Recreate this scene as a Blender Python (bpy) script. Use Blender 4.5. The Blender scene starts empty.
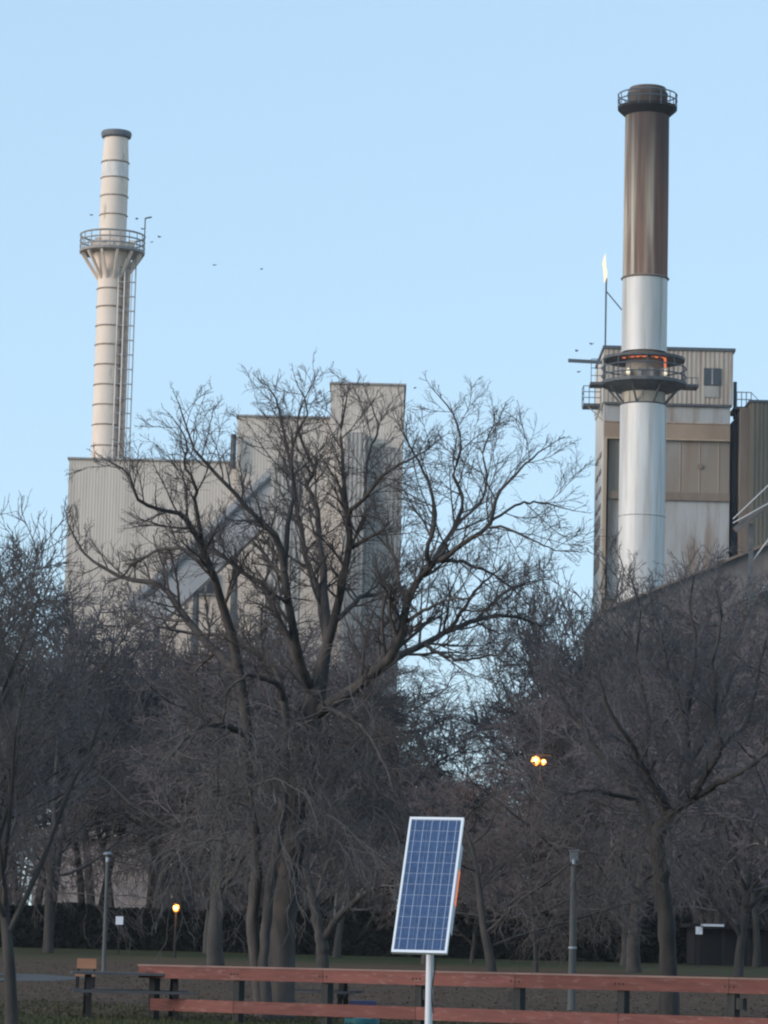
import bpy, math, random
import numpy as np
from mathutils import Matrix, Vector

random.seed(7)
S = bpy.context.scene
COL = S.collection
R = math.radians

# ------------------------------------------------------------------ camera
W_PX, H_PX, F_PX = 768, 1024, 3200.0
EYE = 1.5
PITCH, ROLL = R(7.5), R(1.4)
cam_d = bpy.data.cameras.new('camera'); cam = bpy.data.objects.new('camera', cam_d); COL.objects.link(cam)
cam_d.sensor_fit = 'VERTICAL'; cam_d.sensor_height = 24.0
cam_d.lens = 24.0 * F_PX / H_PX
cam_d.clip_start = 0.5; cam_d.clip_end = 20000
CM = (Matrix.Translation((0, 0, EYE)) @ Matrix.Rotation(R(90) + PITCH, 4, 'X') @ Matrix.Rotation(ROLL, 4, 'Z'))
cam.matrix_world = CM
S.camera = cam
CR = np.array(CM.to_3x3())

def at(px, py, y):
    """world point on the ray of photograph point (px, py) at distance y in front of the camera"""
    d = CR @ np.array([(px - 384) / F_PX, -(py - 512) / F_PX, -1.0])
    return np.array([0, 0, EYE]) + d * (y / d[1])

def ground_x(px, y):
    """x where the ground at distance y shows under photograph column px"""
    py = 1000.0
    for _ in range(8):
        p = at(px, py, y); py += p[2] * F_PX / y
    return float(at(px, py, y)[0])

# ------------------------------------------------------------------ light
SUN_AZ, SUN_EL = R(-118), R(14)          # azimuth measured from +Y towards +X
sd = Vector((math.sin(SUN_AZ) * math.cos(SUN_EL), math.cos(SUN_AZ) * math.cos(SUN_EL), math.sin(SUN_EL)))
S.world = bpy.data.worlds.new('World'); S.world.use_nodes = True
wn = S.world.node_tree; wn.nodes.clear()
sky = wn.nodes.new('ShaderNodeTexSky'); sky.sky_type = 'NISHITA'; sky.sun_disc = False
sky.sun_elevation = SUN_EL; sky.sun_rotation = SUN_AZ
sky.altitude = 0; sky.air_density = 1.0; sky.dust_density = 0.3; sky.ozone_density = 3.0
gam = wn.nodes.new('ShaderNodeGamma'); gam.inputs[1].default_value = 0.26      # evens the sky out, as in the photograph
tint = wn.nodes.new('ShaderNodeMixRGB'); tint.blend_type = 'MULTIPLY'; tint.inputs[0].default_value = 1.0
tint.inputs[2].default_value = (3.62, 4.58, 5.40, 1)
wn.links.new(sky.outputs[0], gam.inputs[0])
bg = wn.nodes.new('ShaderNodeBackground'); bg.inputs[1].default_value = 0.13
wo = wn.nodes.new('ShaderNodeOutputWorld')
wn.links.new(gam.outputs[0], tint.inputs[1]); wn.links.new(tint.outputs[0], bg.inputs[0]); wn.links.new(bg.outputs[0], wo.inputs[0])
sun_d = bpy.data.lights.new('sun', 'SUN'); sun_d.energy = 2.6; sun_d.angle = R(28); sun_d.color = (1.0, 0.86, 0.76)
sun = bpy.data.objects.new('sun', sun_d); COL.objects.link(sun)
sun.rotation_euler = sd.to_track_quat('Z', 'Y').to_euler()
S.view_settings.view_transform = 'Standard'; S.view_settings.look = 'None'
S.view_settings.exposure = 0.0; S.view_settings.gamma = 1.0
S.render.resolution_x, S.render.resolution_y = W_PX, H_PX
S.cycles.max_bounces = 4; S.cycles.diffuse_bounces = 2; S.cycles.glossy_bounces = 2
S.cycles.use_denoising = True
S.render.filter_size = 1.9 if hasattr(S.render, 'filter_size') else 1.5
try: S.cycles.filter_width = 2.2
except Exception: pass

# ------------------------------------------------------------------ materials
def mat(name, col, rough=0.8, col2=None, scale=(1, 1, 1), mix=(0.35, 0.65), detail=5, metallic=0.0, bump=0.0,
        bump_scale=20, spec=0.3, col3=None, scale3=(1, 1, 1), mix3=(0.55, 0.7), emit=None, estr=0.0, coord='Object', vary=0.0):
    m = bpy.data.materials.new(name); m.use_nodes = True
    nt = m.node_tree; b = nt.nodes['Principled BSDF']
    b.inputs['Roughness'].default_value = rough; b.inputs['Metallic'].default_value = metallic
    b.inputs['Specular IOR Level'].default_value = spec
    b.inputs['Base Color'].default_value = (*col, 1)
    tc = nt.nodes.new('ShaderNodeTexCoord')
    last = None
    def layer(c_from, c_to, sc, mx, out_prev):
        mp = nt.nodes.new('ShaderNodeMapping'); mp.inputs['Scale'].default_value = sc
        nz = nt.nodes.new('ShaderNodeTexNoise'); nz.inputs['Scale'].default_value = 1.0; nz.inputs['Detail'].default_value = detail
        nz.inputs['Roughness'].default_value = 0.6
        rp = nt.nodes.new('ShaderNodeMapRange'); rp.inputs[1].default_value = mx[0]; rp.inputs[2].default_value = mx[1]
        mi = nt.nodes.new('ShaderNodeMixRGB'); mi.inputs[2].default_value = (*c_to, 1)
        nt.links.new(tc.outputs[coord], mp.inputs[0]); nt.links.new(mp.outputs[0], nz.inputs['Vector'])
        nt.links.new(nz.outputs['Fac'], rp.inputs[0]); nt.links.new(rp.outputs[0], mi.inputs[0])
        if out_prev is None: mi.inputs[1].default_value = (*c_from, 1)
        else: nt.links.new(out_prev, mi.inputs[1])
        return mi.outputs[0]
    if col2: last = layer(col, col2, scale, mix, None)
    if col3: last = layer(col, col3, scale3, mix3, last)
    if vary:
        oi = nt.nodes.new('ShaderNodeObjectInfo'); hs = nt.nodes.new('ShaderNodeHueSaturation')
        mr = nt.nodes.new('ShaderNodeMapRange'); mr.inputs[3].default_value = 1 - vary; mr.inputs[4].default_value = 1 + vary
        nt.links.new(oi.outputs['Random'], mr.inputs[0]); nt.links.new(mr.outputs[0], hs.inputs['Value'])
        if last is None: hs.inputs['Color'].default_value = (*col, 1)
        else: nt.links.new(last, hs.inputs['Color'])
        last = hs.outputs[0]
    if last is not None: nt.links.new(last, b.inputs['Base Color'])
    if bump:
        nz = nt.nodes.new('ShaderNodeTexNoise'); nz.inputs['Scale'].default_value = bump_scale
        bp = nt.nodes.new('ShaderNodeBump'); bp.inputs['Strength'].default_value = bump
        nt.links.new(tc.outputs[coord], nz.inputs['Vector']); nt.links.new(nz.outputs['Fac'], bp.inputs['Height'])
        nt.links.new(bp.outputs[0], b.inputs['Normal'])
    if emit:
        b.inputs['Emission Color'].default_value = (*emit, 1); b.inputs['Emission Strength'].default_value = estr
    return m

M = {}
M['bark'] = mat('bark', (.034, .033, .032), .9, (.066, .060, .056), (4, 4, .9), bump=1.0, bump_scale=11, vary=.2)
M['bark_main'] = mat('bark_main', (.042, .040, .040), .9, (.095, .083, .076), (5, 5, 1.1), bump=1.0, bump_scale=14)
M['twig'] = mat('twig', (.11, .096, .102), .9, (.145, .124, .124), (.6, .6, .6), vary=.2)
M['twig_brown'] = mat('twig_brown', (.10, .083, .080), .9, (.13, .11, .102), (.6, .6, .6), vary=.2)
M['twig_cool'] = mat('twig_cool', (.088, .087, .096), .9, (.12, .115, .12), (.6, .6, .6), vary=.2)
M['twig_main'] = mat('twig_main', (.075, .067, .066), .9, (.11, .095, .09), (.8, .8, .8))
M['twig_grey'] = mat('twig_grey', (.085, .082, .085), .9, (.12, .112, .108), (.8, .8, .8), vary=.15)
M['siding'] = mat('siding', (.62, .545, .465), .75, (.55, .48, .41), (.9, .9, .06), (.35, .7), col3=(.33, .30, .26), scale3=(.35, .35, .035), mix3=(.54, .95))
M['siding_stained'] = mat('siding_stained', (.46, .42, .375), .75, (.35, .33, .31), (.3, .3, .05), (.35, .65))
M['siding_old'] = mat('siding_old', (.44, .40, .345), .7, (.30, .21, .15), (1.6, 1.6, .10), (.45, .70), col3=(.30, .29, .27), scale3=(.6, .6, .06), mix3=(.5, .75))
M['siding_dark'] = mat('siding_dark', (.26, .215, .155), .8, (.20, .17, .13), (1.2, 1.2, .08))
M['cap'] = mat('cap', (.10, .12, .14), .6)
M['shaft'] = mat('shaft', (.80, .67, .555), .8, (.73, .61, .51), (.8, .8, .25), (.4, .7), col3=(.30, .26, .22), scale3=(.55, .55, .16), mix3=(.62, .74))
M['shaft_white'] = mat('shaft_white', (.80, .75, .70), .8, (.55, .50, .44), (.9, .9, .3), (.45, .7))
M['ring_rust'] = mat('ring_rust', (.30, .23, .19), .8, (.46, .38, .31), (1.2, 1.2, 1.2))
M['lip'] = mat('lip', (.11, .13, .15), .7, (.2, .2, .2), (1, 1, 1))
M['grating'] = mat('grating', (.38, .36, .34), .7, (.26, .25, .24), (2, 2, 2))
M['dark_steel'] = mat('dark_steel', (.075, .085, .095), .6, (.13, .13, .13), (1.5, 1.5, 1.5))
def rusty():
    m = bpy.data.materials.new('rusty_stack'); m.use_nodes = True; nt = m.node_tree; b = nt.nodes['Principled BSDF']
    b.inputs['Roughness'].default_value = .8; b.inputs['Specular IOR Level'].default_value = .25
    tc = nt.nodes.new('ShaderNodeTexCoord')
    def nz(sc, d=4, seed=0.):
        mp = nt.nodes.new('ShaderNodeMapping'); mp.inputs['Scale'].default_value = sc; mp.inputs['Location'].default_value = (seed, seed, seed)
        n = nt.nodes.new('ShaderNodeTexNoise'); n.inputs['Scale'].default_value = 1; n.inputs['Detail'].default_value = d
        nt.links.new(tc.outputs['Object'], mp.inputs[0]); nt.links.new(mp.outputs[0], n.inputs['Vector']); return n.outputs['Fac']
    def mix(f, a, c, lo, hi):
        r = nt.nodes.new('ShaderNodeMapRange'); r.inputs[1].default_value = lo; r.inputs[2].default_value = hi; nt.links.new(f, r.inputs[0])
        q = nt.nodes.new('ShaderNodeMixRGB'); nt.links.new(r.outputs[0], q.inputs[0])
        for i, v in ((1, a), (2, c)):
            if isinstance(v, tuple): q.inputs[i].default_value = (*v, 1)
            else: nt.links.new(v, q.inputs[i])
        return q.outputs[0]
    c1 = mix(nz((.55, .55, .016)), (.23, .11, .075), (.42, .36, .28), .47, .64)
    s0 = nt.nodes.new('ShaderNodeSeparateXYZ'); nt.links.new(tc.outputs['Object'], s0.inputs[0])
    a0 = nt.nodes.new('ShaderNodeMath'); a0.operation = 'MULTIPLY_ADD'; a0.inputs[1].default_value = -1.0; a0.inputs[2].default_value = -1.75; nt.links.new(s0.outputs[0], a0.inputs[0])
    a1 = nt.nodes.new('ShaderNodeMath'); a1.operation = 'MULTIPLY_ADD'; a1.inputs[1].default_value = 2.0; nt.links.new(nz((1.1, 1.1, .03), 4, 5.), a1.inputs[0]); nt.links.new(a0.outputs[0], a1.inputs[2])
    c1 = mix(a1.outputs[0], c1, (.50, .46, .37), .35, .95)  # buff left flank: remaining paint, partly its lit side put into the colour
    c2 = mix(nz((1.3, 1.3, .03), 5, 3.), c1, (.13, .075, .06), .50, .68)
    c3 = mix(nz((.9, .9, .05), 5, 7.), c2, (.19, .12, .09), .52, .70)
    # soot blackens it towards the mouth
    sp = nt.nodes.new('ShaderNodeSeparateXYZ'); nt.links.new(tc.outputs['Object'], sp.inputs[0])
    ad = nt.nodes.new('ShaderNodeMath'); ad.operation = 'MULTIPLY_ADD'; ad.inputs[1].default_value = 26.0; nt.links.new(nz((.6, .6, .04), 4, 11.), ad.inputs[0]); nt.links.new(sp.outputs[2], ad.inputs[2])
    r = nt.nodes.new('ShaderNodeMapRange'); r.inputs[1].default_value = zs_soot; r.inputs[2].default_value = zs_soot + 15; r.inputs[4].default_value = .86; nt.links.new(ad.outputs[0], r.inputs[0])
    q = nt.nodes.new('ShaderNodeMixRGB'); nt.links.new(r.outputs[0], q.inputs[0]); nt.links.new(c3, q.inputs[1]); q.inputs[2].default_value = (.062, .046, .042, 1)
    nt.links.new(q.outputs[0], b.inputs['Base Color']); return m
zs_soot = 108.0
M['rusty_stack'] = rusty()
M['white_stack'] = mat('white_stack', (.66, .645, .61), .6, (.48, .47, .45), (.45, .45, .04), (.38, .68), col3=(.38, .33, .27), scale3=(1.1, 1.1, .05), mix3=(.53, .76))
M['white_stack'].node_tree.nodes['Principled BSDF'].inputs['Metallic'].default_value = .18
M['white_stack'].node_tree.nodes['Principled BSDF'].inputs['Roughness'].default_value = .58
M['tan_stack'] = mat('tan_stack', (.44, .40, .33), .7, (.30, .26, .21), (.5, .5, .2), (.4, .7))
M['white_panel'] = mat('white_panel', (.42, .43, .43), .7, (.33, .31, .28), (.5, .5, .08), (.4, .7), col3=(.24, .17, .125), scale3=(.45, .45, .05), mix3=(.5, .7))
M['brown_band'] = mat('brown_band', (.29, .205, .145), .8, (.36, .28, .21), (.25, .25, .12), (.4, .7))
M['stained_panel'] = mat('stained_panel', (.26, .225, .185), .8, (.25, .145, .095), (.35, .35, .03), (.45, .65), col3=(.31, .31, .305), scale3=(.25, .25, .05), mix3=(.5, .7))
M['side_panel'] = mat('side_panel', (.60, .58, .54), .8, (.5, .46, .4), (.3, .3, .1))
M['tan_column'] = mat('tan_column', (.46, .37, .27), .8, (.35, .26, .18), (.6, .6, .06))
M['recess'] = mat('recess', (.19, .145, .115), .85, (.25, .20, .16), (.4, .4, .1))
M['glass_dark'] = mat('glass_dark', (.04, .05, .06), .25, spec=.6)
M['blue_duct'] = mat('blue_duct', (.31, .31, .315), .85, (.38, .375, .375), (.15, .15, .15), (.35, .65))
M['conveyor'] = mat('conveyor', (.12, .11, .108), .9, (.18, .165, .155), (.3, .3, .3), col3=(.2, .17, .15), scale3=(.8, .8, .2))
M['pale_pipe'] = mat('pale_pipe', (.6, .6, .6), .5)
M['navy_steel'] = mat('navy_steel', (.06, .085, .11), .6, (.035, .045, .055), (.5, .5, .15))
M['flame'] = mat('flame', (0, 0, 0), emit=(1.0, .80, .56), estr=1.35)
M['orange_tube'] = mat('orange_tube', (.3, .08, .03), emit=(1.0, .22, .08), estr=.85)
M['fixture'] = mat('fixture', (.8, .75, .6), emit=(1.0, .85, .6), estr=.7)
M['sodium'] = mat('sodium', (1, .6, .2), emit=(1.0, .25, .02), estr=1.5)
M['filament'] = mat('filament', (1, .9, .6), emit=(1.0, .62, .24), estr=4.5)
M['fence_red'] = mat('fence_red', (.18, .068, .056), .85, (.12, .048, .040), (1.5, 1.5, 14), (.35, .7), col3=(.22, .125, .11), scale3=(4, 4, 22), mix3=(.55, .72), bump=.5, bump_scale=30, vary=.16)
M['fence_cap'] = mat('fence_cap', (.25, .165, .14), .8, (.19, .12, .10), (2, 2, 2), vary=.08)
M['post_dark'] = mat('post_dark', (.026, .028, .028), .9, (.045, .045, .042), (8, 8, 1.5), bump=.4, bump_scale=25)
M['bolt'] = mat('bolt', (.075, .04, .037), .7)
M['alu'] = mat('alu', (.80, .82, .84), .4, metallic=.15, spec=.5)
M['cell'] = mat('cell', (.034, .066, .15), .28, (.050, .095, .20), (30, 30, 30), (.4, .6), detail=2, spec=.5, vary=.06)
M['busbar'] = mat('busbar', (.47, .55, .68), .5)
M['backsheet'] = mat('backsheet', (.40, .46, .56), .5)
M['pole_white'] = mat('pole_white', (.66, .69, .73), .5, (.58, .6, .63), (3, 3, 1))
M['box_grey'] = mat('box_grey', (.5, .53, .57), .6)
M['orange'] = mat('orange', (.95, .20, .05), .5, emit=(1.0, .22, .05), estr=.45)  # orange strip colour with a glow added as emission
M['lamp_pole'] = mat('lamp_pole', (.085, .09, .09), .8, (.12, .125, .12), (3, 3, .6))
M['lamp_head'] = mat('lamp_head', (.16, .18, .20), .5)
M['lens'] = mat('lens', (.35, .40, .44), .4)
M['wood_orange'] = mat('wood_orange', (.33, .18, .11), .7, (.28, .14, .085), (1, 1, 12))
M['table_grey'] = mat('table_grey', (.085, .088, .095), .85, (.065, .067, .072), (2, 12, 2))
M['leg_dark'] = mat('leg_dark', (.018, .018, .019), .85)
M['teal'] = mat('teal', (.03, .17, .19), .5, (.025, .13, .15), (3, 3, 3))
M['navy'] = mat('navy', (.035, .045, .10), .6)
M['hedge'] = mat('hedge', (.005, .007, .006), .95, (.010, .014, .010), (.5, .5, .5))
M['pale_wall'] = mat('pale_wall', (.40, .37, .37), .8, (.32, .31, .33), (.3, .3, .3))
M['shed_wall'] = mat('shed_wall', (.018, .018, .02), .9, (.012, .012, .014), (.5, .5, .5))
M['white'] = mat('white', (.7, .74, .8), .6)
M['leaf_litter'] = mat('leaf_litter', (.075, .050, .038), .9, (.13, .088, .066), (.8, .8, .8))
M['grass'] = mat('grass', (.034, .042, .016), .9, (.060, .062, .028), (.6, .6, .6))
M['path'] = mat('path', (.085, .085, .085), .95, (.06, .06, .06), (1.3, 1.3, 1.3), bump=.1)
M['bird'] = mat('bird', (.08, .09, .11), .8)

# ground: lawn, with wear and leaf litter in real patches
g = bpy.data.materials.new('lawn'); g.use_nodes = True
nt = g.node_tree; b = nt.nodes['Principled BSDF']; b.inputs['Roughness'].default_value = .95; b.inputs['Specular IOR Level'].default_value = .1
tc = nt.nodes.new('ShaderNodeTexCoord')
def noise(scale, detail=6, vec=None):
    n = nt.nodes.new('ShaderNodeTexNoise'); n.inputs['Scale'].default_value = scale; n.inputs['Detail'].default_value = detail
    nt.links.new(vec if vec else tc.outputs['Object'], n.inputs['Vector']); return n.outputs['Fac']
def mixc(f, a, c, lo, hi):
    r = nt.nodes.new('ShaderNodeMapRange'); r.inputs[1].default_value = lo; r.inputs[2].default_value = hi
    nt.links.new(f, r.inputs[0])
    m_ = nt.nodes.new('ShaderNodeMixRGB'); nt.links.new(r.outputs[0], m_.inputs[0])
    for i, v in ((1, a), (2, c)):
        if isinstance(v, tuple): m_.inputs[i].default_value = (*v, 1)
        else: nt.links.new(v, m_.inputs[i])
    return m_.outputs[0]
green = mixc(noise(1.5), (.025, .031, .009), (.046, .050, .017), .3, .7)
brown = mixc(noise(4.0), (.052, .030, .016), (.105, .062, .036), .35, .65)
mpn = nt.nodes.new('ShaderNodeMapping'); mpn.inputs['Scale'].default_value = (.05, .02, 1); mpn.inputs['Location'].default_value = (3.1, 1.7, 0)
nt.links.new(tc.outputs['Object'], mpn.inputs[0])
big = noise(1.0, 3, mpn.outputs[0])
# wear bands: leaves drift and lie under the trees between 60 and 120 m
sx = nt.nodes.new('ShaderNodeSeparateXYZ'); nt.links.new(tc.outputs['Object'], sx.inputs[0])
def rng(lo, hi, a=0., b_=1.):
    r = nt.nodes.new('ShaderNodeMapRange'); r.inputs[1].default_value = lo; r.inputs[2].default_value = hi
    r.inputs[3].default_value = a; r.inputs[4].default_value = b_; nt.links.new(sx.outputs[1], r.inputs[0]); return r.outputs[0]
def mth(op, a, c):
    n = nt.nodes.new('ShaderNodeMath'); n.operation = op
    for i, v in ((0, a), (1, c)):
        if isinstance(v, float): n.inputs[i].default_value = v
        else: nt.links.new(v, n.inputs[i])
    return n.outputs[0]
band = mth('MULTIPLY', rng(50, 59), rng(115, 160, 1., .25))
f_ = mth('ADD', mth('MULTIPLY', band, .40), mth('MULTIPLY', big, .6))
lawn_c = mixc(f_, green, brown, .38, .62)
nt.links.new(lawn_c, b.inputs['Base Color'])
bp = nt.nodes.new('ShaderNodeBump'); bp.inputs['Strength'].default_value = .5
nt.links.new(noise(9.0, 8), bp.inputs['Height']); nt.links.new(bp.outputs[0], b.inputs['Normal'])
M['lawn'] = g

# ------------------------------------------------------------------ mesh helpers
class MB:
    """collects shapes in world coordinates; build() links ONE mesh object"""
    def __init__(s): s.v = []; s.f = []; s.mi = []
    def box(s, lo, hi, mi=0, rot=0.0, pivot=None):
        x0, y0, z0 = lo; x1, y1, z1 = hi
        p = [(x0, y0, z0), (x1, y0, z0), (x1, y1, z0), (x0, y1, z0), (x0, y0, z1), (x1, y0, z1), (x1, y1, z1), (x0, y1, z1)]
        if rot:
            c, sn = math.cos(rot), math.sin(rot); ox, oy = pivot if pivot else ((x0 + x1) / 2, (y0 + y1) / 2)
            p = [(ox + (a - ox) * c - (b_ - oy) * sn, oy + (a - ox) * sn + (b_ - oy) * c, d) for a, b_, d in p]
        n = len(s.v); s.v += p
        for f in ((0, 3, 2, 1), (4, 5, 6, 7), (0, 1, 5, 4), (1, 2, 6, 5), (2, 3, 7, 6), (3, 0, 4, 7)):
            s.f.append(tuple(n + i for i in f)); s.mi.append(mi)
        return s
    def beam(s, a, b_, w, h, mi=0):
        """rectangular bar from a to b_, w wide, h high"""
        a, b_ = Vector(a), Vector(b_); d = (b_ - a).normalized()
        side = d.cross(Vector((0, 0, 1)))
        side = Vector((1, 0, 0)) if side.length < 1e-4 else side.normalized()
        up = side.cross(d).normalized()
        n = len(s.v)
        for q in (a, b_):
            for i, j in ((-1, -1), (1, -1), (1, 1), (-1, 1)): s.v.append(tuple(q + side * (i * w / 2) + up * (j * h / 2)))
        for f in ((0, 1, 2, 3), (7, 6, 5, 4), (0, 4, 5, 1), (1, 5, 6, 2), (2, 6, 7, 3), (3, 7, 4, 0)):
            s.f.append(tuple(n + i for i in f)); s.mi.append(mi)
        return s
    def rod(s, a, b_, r, n=6, mi=0, r2=None):
        a, b_ = Vector(a), Vector(b_); d = (b_ - a).normalized()
        u = d.orthogonal().normalized(); w = d.cross(u); k = len(s.v); r2 = r if r2 is None else r2
        for q, rr in ((a, r), (b_, r2)):
            for i in range(n):
                t = 2 * math.pi * i / n; s.v.append(tuple(q + u * (rr * math.cos(t)) + w * (rr * math.sin(t))))
        for i in range(n):
            j = (i + 1) % n; s.f.append((k + i, k + j, k + n + j, k + n + i)); s.mi.append(mi)
        s.f.append(tuple(k + i for i in reversed(range(n)))); s.f.append(tuple(k + n + i for i in range(n))); s.mi += [mi, mi]
        return s
    def lathe(s, cx, cy, prof, n=48, mi=0, closed=False):
        k = len(s.v)
        for r, z in prof:
            for i in range(n):
                t = 2 * math.pi * i / n; s.v.append((cx + r * math.cos(t), cy + r * math.sin(t), z))
        m = len(prof)
        for j in range(m if closed else m - 1):
            j2 = (j + 1) % m
            for i in range(n):
                i2 = (i + 1) % n; s.f.append((k + j * n + i, k + j * n + i2, k + j2 * n + i2, k + j2 * n + i)); s.mi.append(mi)
        return s
    def hoop(s, cx, cy, z, r, t, n=48, mi=0):
        """a pipe bent into a circle"""
        return s.lathe(cx, cy, [(r - t, z), (r, z - t), (r + t, z), (r, z + t)], n, mi, closed=True)
    def build(s, name, m, parent=None, smooth=False):
        me = bpy.data.meshes.new(name)
        o_ = Vector((0, 0, 0))
        if parent is not None: o_ = ROOT_AT.get(parent.name, o_)
        vv = [(x - o_[0], y - o_[1], z - o_[2]) for x, y, z in s.v] if o_.length else s.v
        me.from_pydata(vv, [], s.f)
        for q in (m if isinstance(m, (list, tuple)) else [m]): me.materials.append(q)
        me.polygons.foreach_set('material_index', s.mi)
        me.polygons.foreach_set('use_smooth', [smooth] * len(me.polygons)); me.update()
        if smooth:
            try: me.set_sharp_from_angle(angle=R(35))
            except Exception: pass
        o = bpy.data.objects.new(name, me); COL.objects.link(o)
        if parent is not None:
            o.parent = parent
            ROOT_AT[o.name] = o_
        return o
ROOT_AT = {}

def tag(o, label=None, cat=None, group=None, kind=None):
    if label: o['label'] = label
    if cat: o['category'] = cat
    if group: o['group'] = group
    if kind: o['kind'] = kind
    return o
def thing(name, loc, label, cat, group=None):
    o = bpy.data.objects.new(name, None); COL.objects.link(o)
    o.location = loc; o.empty_display_size = .3
    ROOT_AT[o.name] = Vector(loc)
    return tag(o, label, cat, group)
def copy_tree(o, parent=None):
    c = o.copy(); COL.objects.link(c)
    if parent is not None:
        c.parent = parent
    for ch in list(o.children): copy_tree(ch, c)
    return c

def ribbed(mb, x0, x1, y, z0, z1, pitch=.5, depth=.12, mi=0, along='x'):
    """corrugated sheet facing -Y (along x) or -X (along y)"""
    n = max(1, int((x1 - x0) / pitch)); st = (x1 - x0) / n; k = len(mb.v); prof = []
    for i in range(n):
        a = x0 + i * st
        prof += [(a, 0), (a + st * .45, 0), (a + st * .55, depth), (a + st * .9, depth)]
    prof.append((x1, 0))
    for z in (z0, z1):
        for a, d in prof: mb.v.append((a, y - d, z) if along == 'x' else (y - d, a, z))
    m = len(prof)
    for i in range(m - 1):
        mb.f.append((k + i, k + i + 1, k + m + i + 1, k + m + i)); mb.mi.append(mi)

# ------------------------------------------------------------------ ground
gm = MB(); gm.v = [(-4000, -200, 0), (4000, -200, 0), (4000, 9000, 0), (-4000, 9000, 0)]; gm.f = [(0, 1, 2, 3)]; gm.mi = [0]
tag(gm.build('ground', M['lawn']), kind='structure')
# curving footpath at the left
pm = MB(); cen = [(-30, 92), (-20, 97), (-14, 99), (-10.8, 98), (-9.2, 94), (-9.6, 88), (-13, 84), (-25, 80)]
for i, (x, y) in enumerate(cen):
    a = Vector(cen[max(0, i - 1)]); c = Vector(cen[min(len(cen) - 1, i + 1)]); t = (c - a).normalized(); nrm = Vector((-t.y, t.x)) * 1.0
    pm.v += [(x - nrm.x, y - nrm.y, .006), (x + nrm.x, y + nrm.y, .006)]
    if i: k = 2 * i; pm.f.append((k - 2, k, k + 1, k - 1)); pm.mi.append(0)
tag(pm.build('path', M['path']), kind='structure')

rs = np.random.RandomState(5)
def scatter(name, n, y0, y1, size, m, upright, seed):
    r = np.random.RandomState(seed)
    y = y0 + (y1 - y0) * r.rand(n) ** 1.3; x = (r.rand(n) - .5) * y * .27
    C2 = np.array(cen, float); keep = np.ones(n, bool)
    for p0, p1 in zip(C2[:-1], C2[1:]):
        d = p1 - p0; t = np.clip(((x - p0[0]) * d[0] + (y - p0[1]) * d[1]) / (d @ d), 0, 1)
        keep &= np.hypot(x - p0[0] - t * d[0], y - p0[1] - t * d[1]) > 1.3
    x, y = x[keep], y[keep]; n = len(x)
    a = r.rand(n) * 6.283; s_ = size * (.6 + .8 * r.rand(n))
    v = np.zeros((n, 3, 3))
    if upright:
        v[:, 0] = np.c_[x - s_ * .25 * np.cos(a), y - s_ * .25 * np.sin(a), 0 * x]
        v[:, 1] = np.c_[x + s_ * .25 * np.cos(a), y + s_ * .25 * np.sin(a), 0 * x]
        v[:, 2] = np.c_[x + (r.rand(n) - .5) * s_, y + (r.rand(n) - .5) * s_, s_]
    else:
        for k in range(3):
            v[:, k] = np.c_[x + s_ * np.cos(a + k * 2.1), y + s_ * np.sin(a + k * 2.1), .01 + r.rand(n) * s_ * .8]
    me = bpy.data.meshes.new(name); me.from_pydata(v.reshape(-1, 3).tolist(), [], np.arange(3 * n).reshape(n, 3).tolist())
    me.materials.append(m); o = bpy.data.objects.new(name, me); COL.objects.link(o); return o
tag(scatter('fallen_leaves', 30000, 54, 135, .032, M['leaf_litter'], False, 1), 'brown fallen leaves strewn over the lawn under the trees', 'leaves', kind='stuff')
tag(scatter('grass', 34000, 40, 64, .045, M['grass'], True, 2), 'short dull green grass on the park lawn', 'grass', kind='stuff')

# ================================================================== POWER PLANT, LEFT
ZL = 420.0
SL = ZL / F_PX
def bx(px, py, y): p = at(px, py, y); return float(p[0]), float(p[2])
def block(root, px0, px1, ptop, y, depth, m, wall='wall', pitch=.40, rdepth=.022, z0=0.0):
    """a corrugated block; px0/px1/ptop read at its roof line"""
    x0, zt0 = bx(px0, ptop, y); x1, _ = bx(px1, ptop + (px1 - px0) * .0244, y)
    w = MB(); ribbed(w, x0, x1, y, z0, zt0, pitch, rdepth)
    w.box((x0 + .01, y + .02, z0), (x1 - .01, y + depth, zt0 - .02)); w.build(wall, m, root)
    ribbed_side = MB(); ribbed(ribbed_side, y + .1, y + depth, x0 - .02, z0, zt0 - .03, pitch, rdepth, along='y'); ribbed_side.build('side_' + wall, m, root)
    c = MB(); c.box((x0 - .25, y - .3, zt0), (x1 + .25, y + depth + .2, zt0 + .24)); c.build('roof_edge', M['grating'], root)
    return x0, x1, zt0

root = thing('boiler_house', (at(236, 940, ZL)[0], ZL, 0), 'beige corrugated power plant building in three steps rising to a tall tower', 'building')
xa0, xa1, za = block(root, 69.5, 238, 459, ZL + 1.0, 40, M['siding'])
xb0, xb1, zb = block(root, 238, 332, 416.5, ZL + .5, 38, M['siding'], 'middle_wall')
xc0, xc1, zc = block(root, 331.5, 404.5, 384, ZL, 36, M['siding'], 'tower_wall')
# rooftop pipe at the corner of the middle block
p = MB(); x, z = bx(235.5, 432, ZL); p.rod((x - .2, ZL - .5, za - 1), (x - .2, ZL - .5, za + 3.6), .38, 8); p.build('vent_pipe', M['dark_steel'], root)
# grey service shaft running down the tower and its weathered lower cladding
x0, z0 = bx(345, 432, ZL - 2); x1, _ = bx(366, 432, ZL - 2)
p = MB(); ribbed(p, x0, x1, ZL - 2, 20, z0, .5, .1); p.box((x0, ZL - 1.98, 20), (x1, ZL - .1, z0 - .02)); p.build('service_shaft', M['siding_stained'], root)
x2, _ = bx(403.5, 432, ZL - .4); z2 = bx(380, 447, ZL - .6)[1]
p = MB(); ribbed(p, x1, x2, ZL - .3, 20, z2, .55, .12); p.build('weathered_cladding', M['siding_stained'], root)
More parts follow.
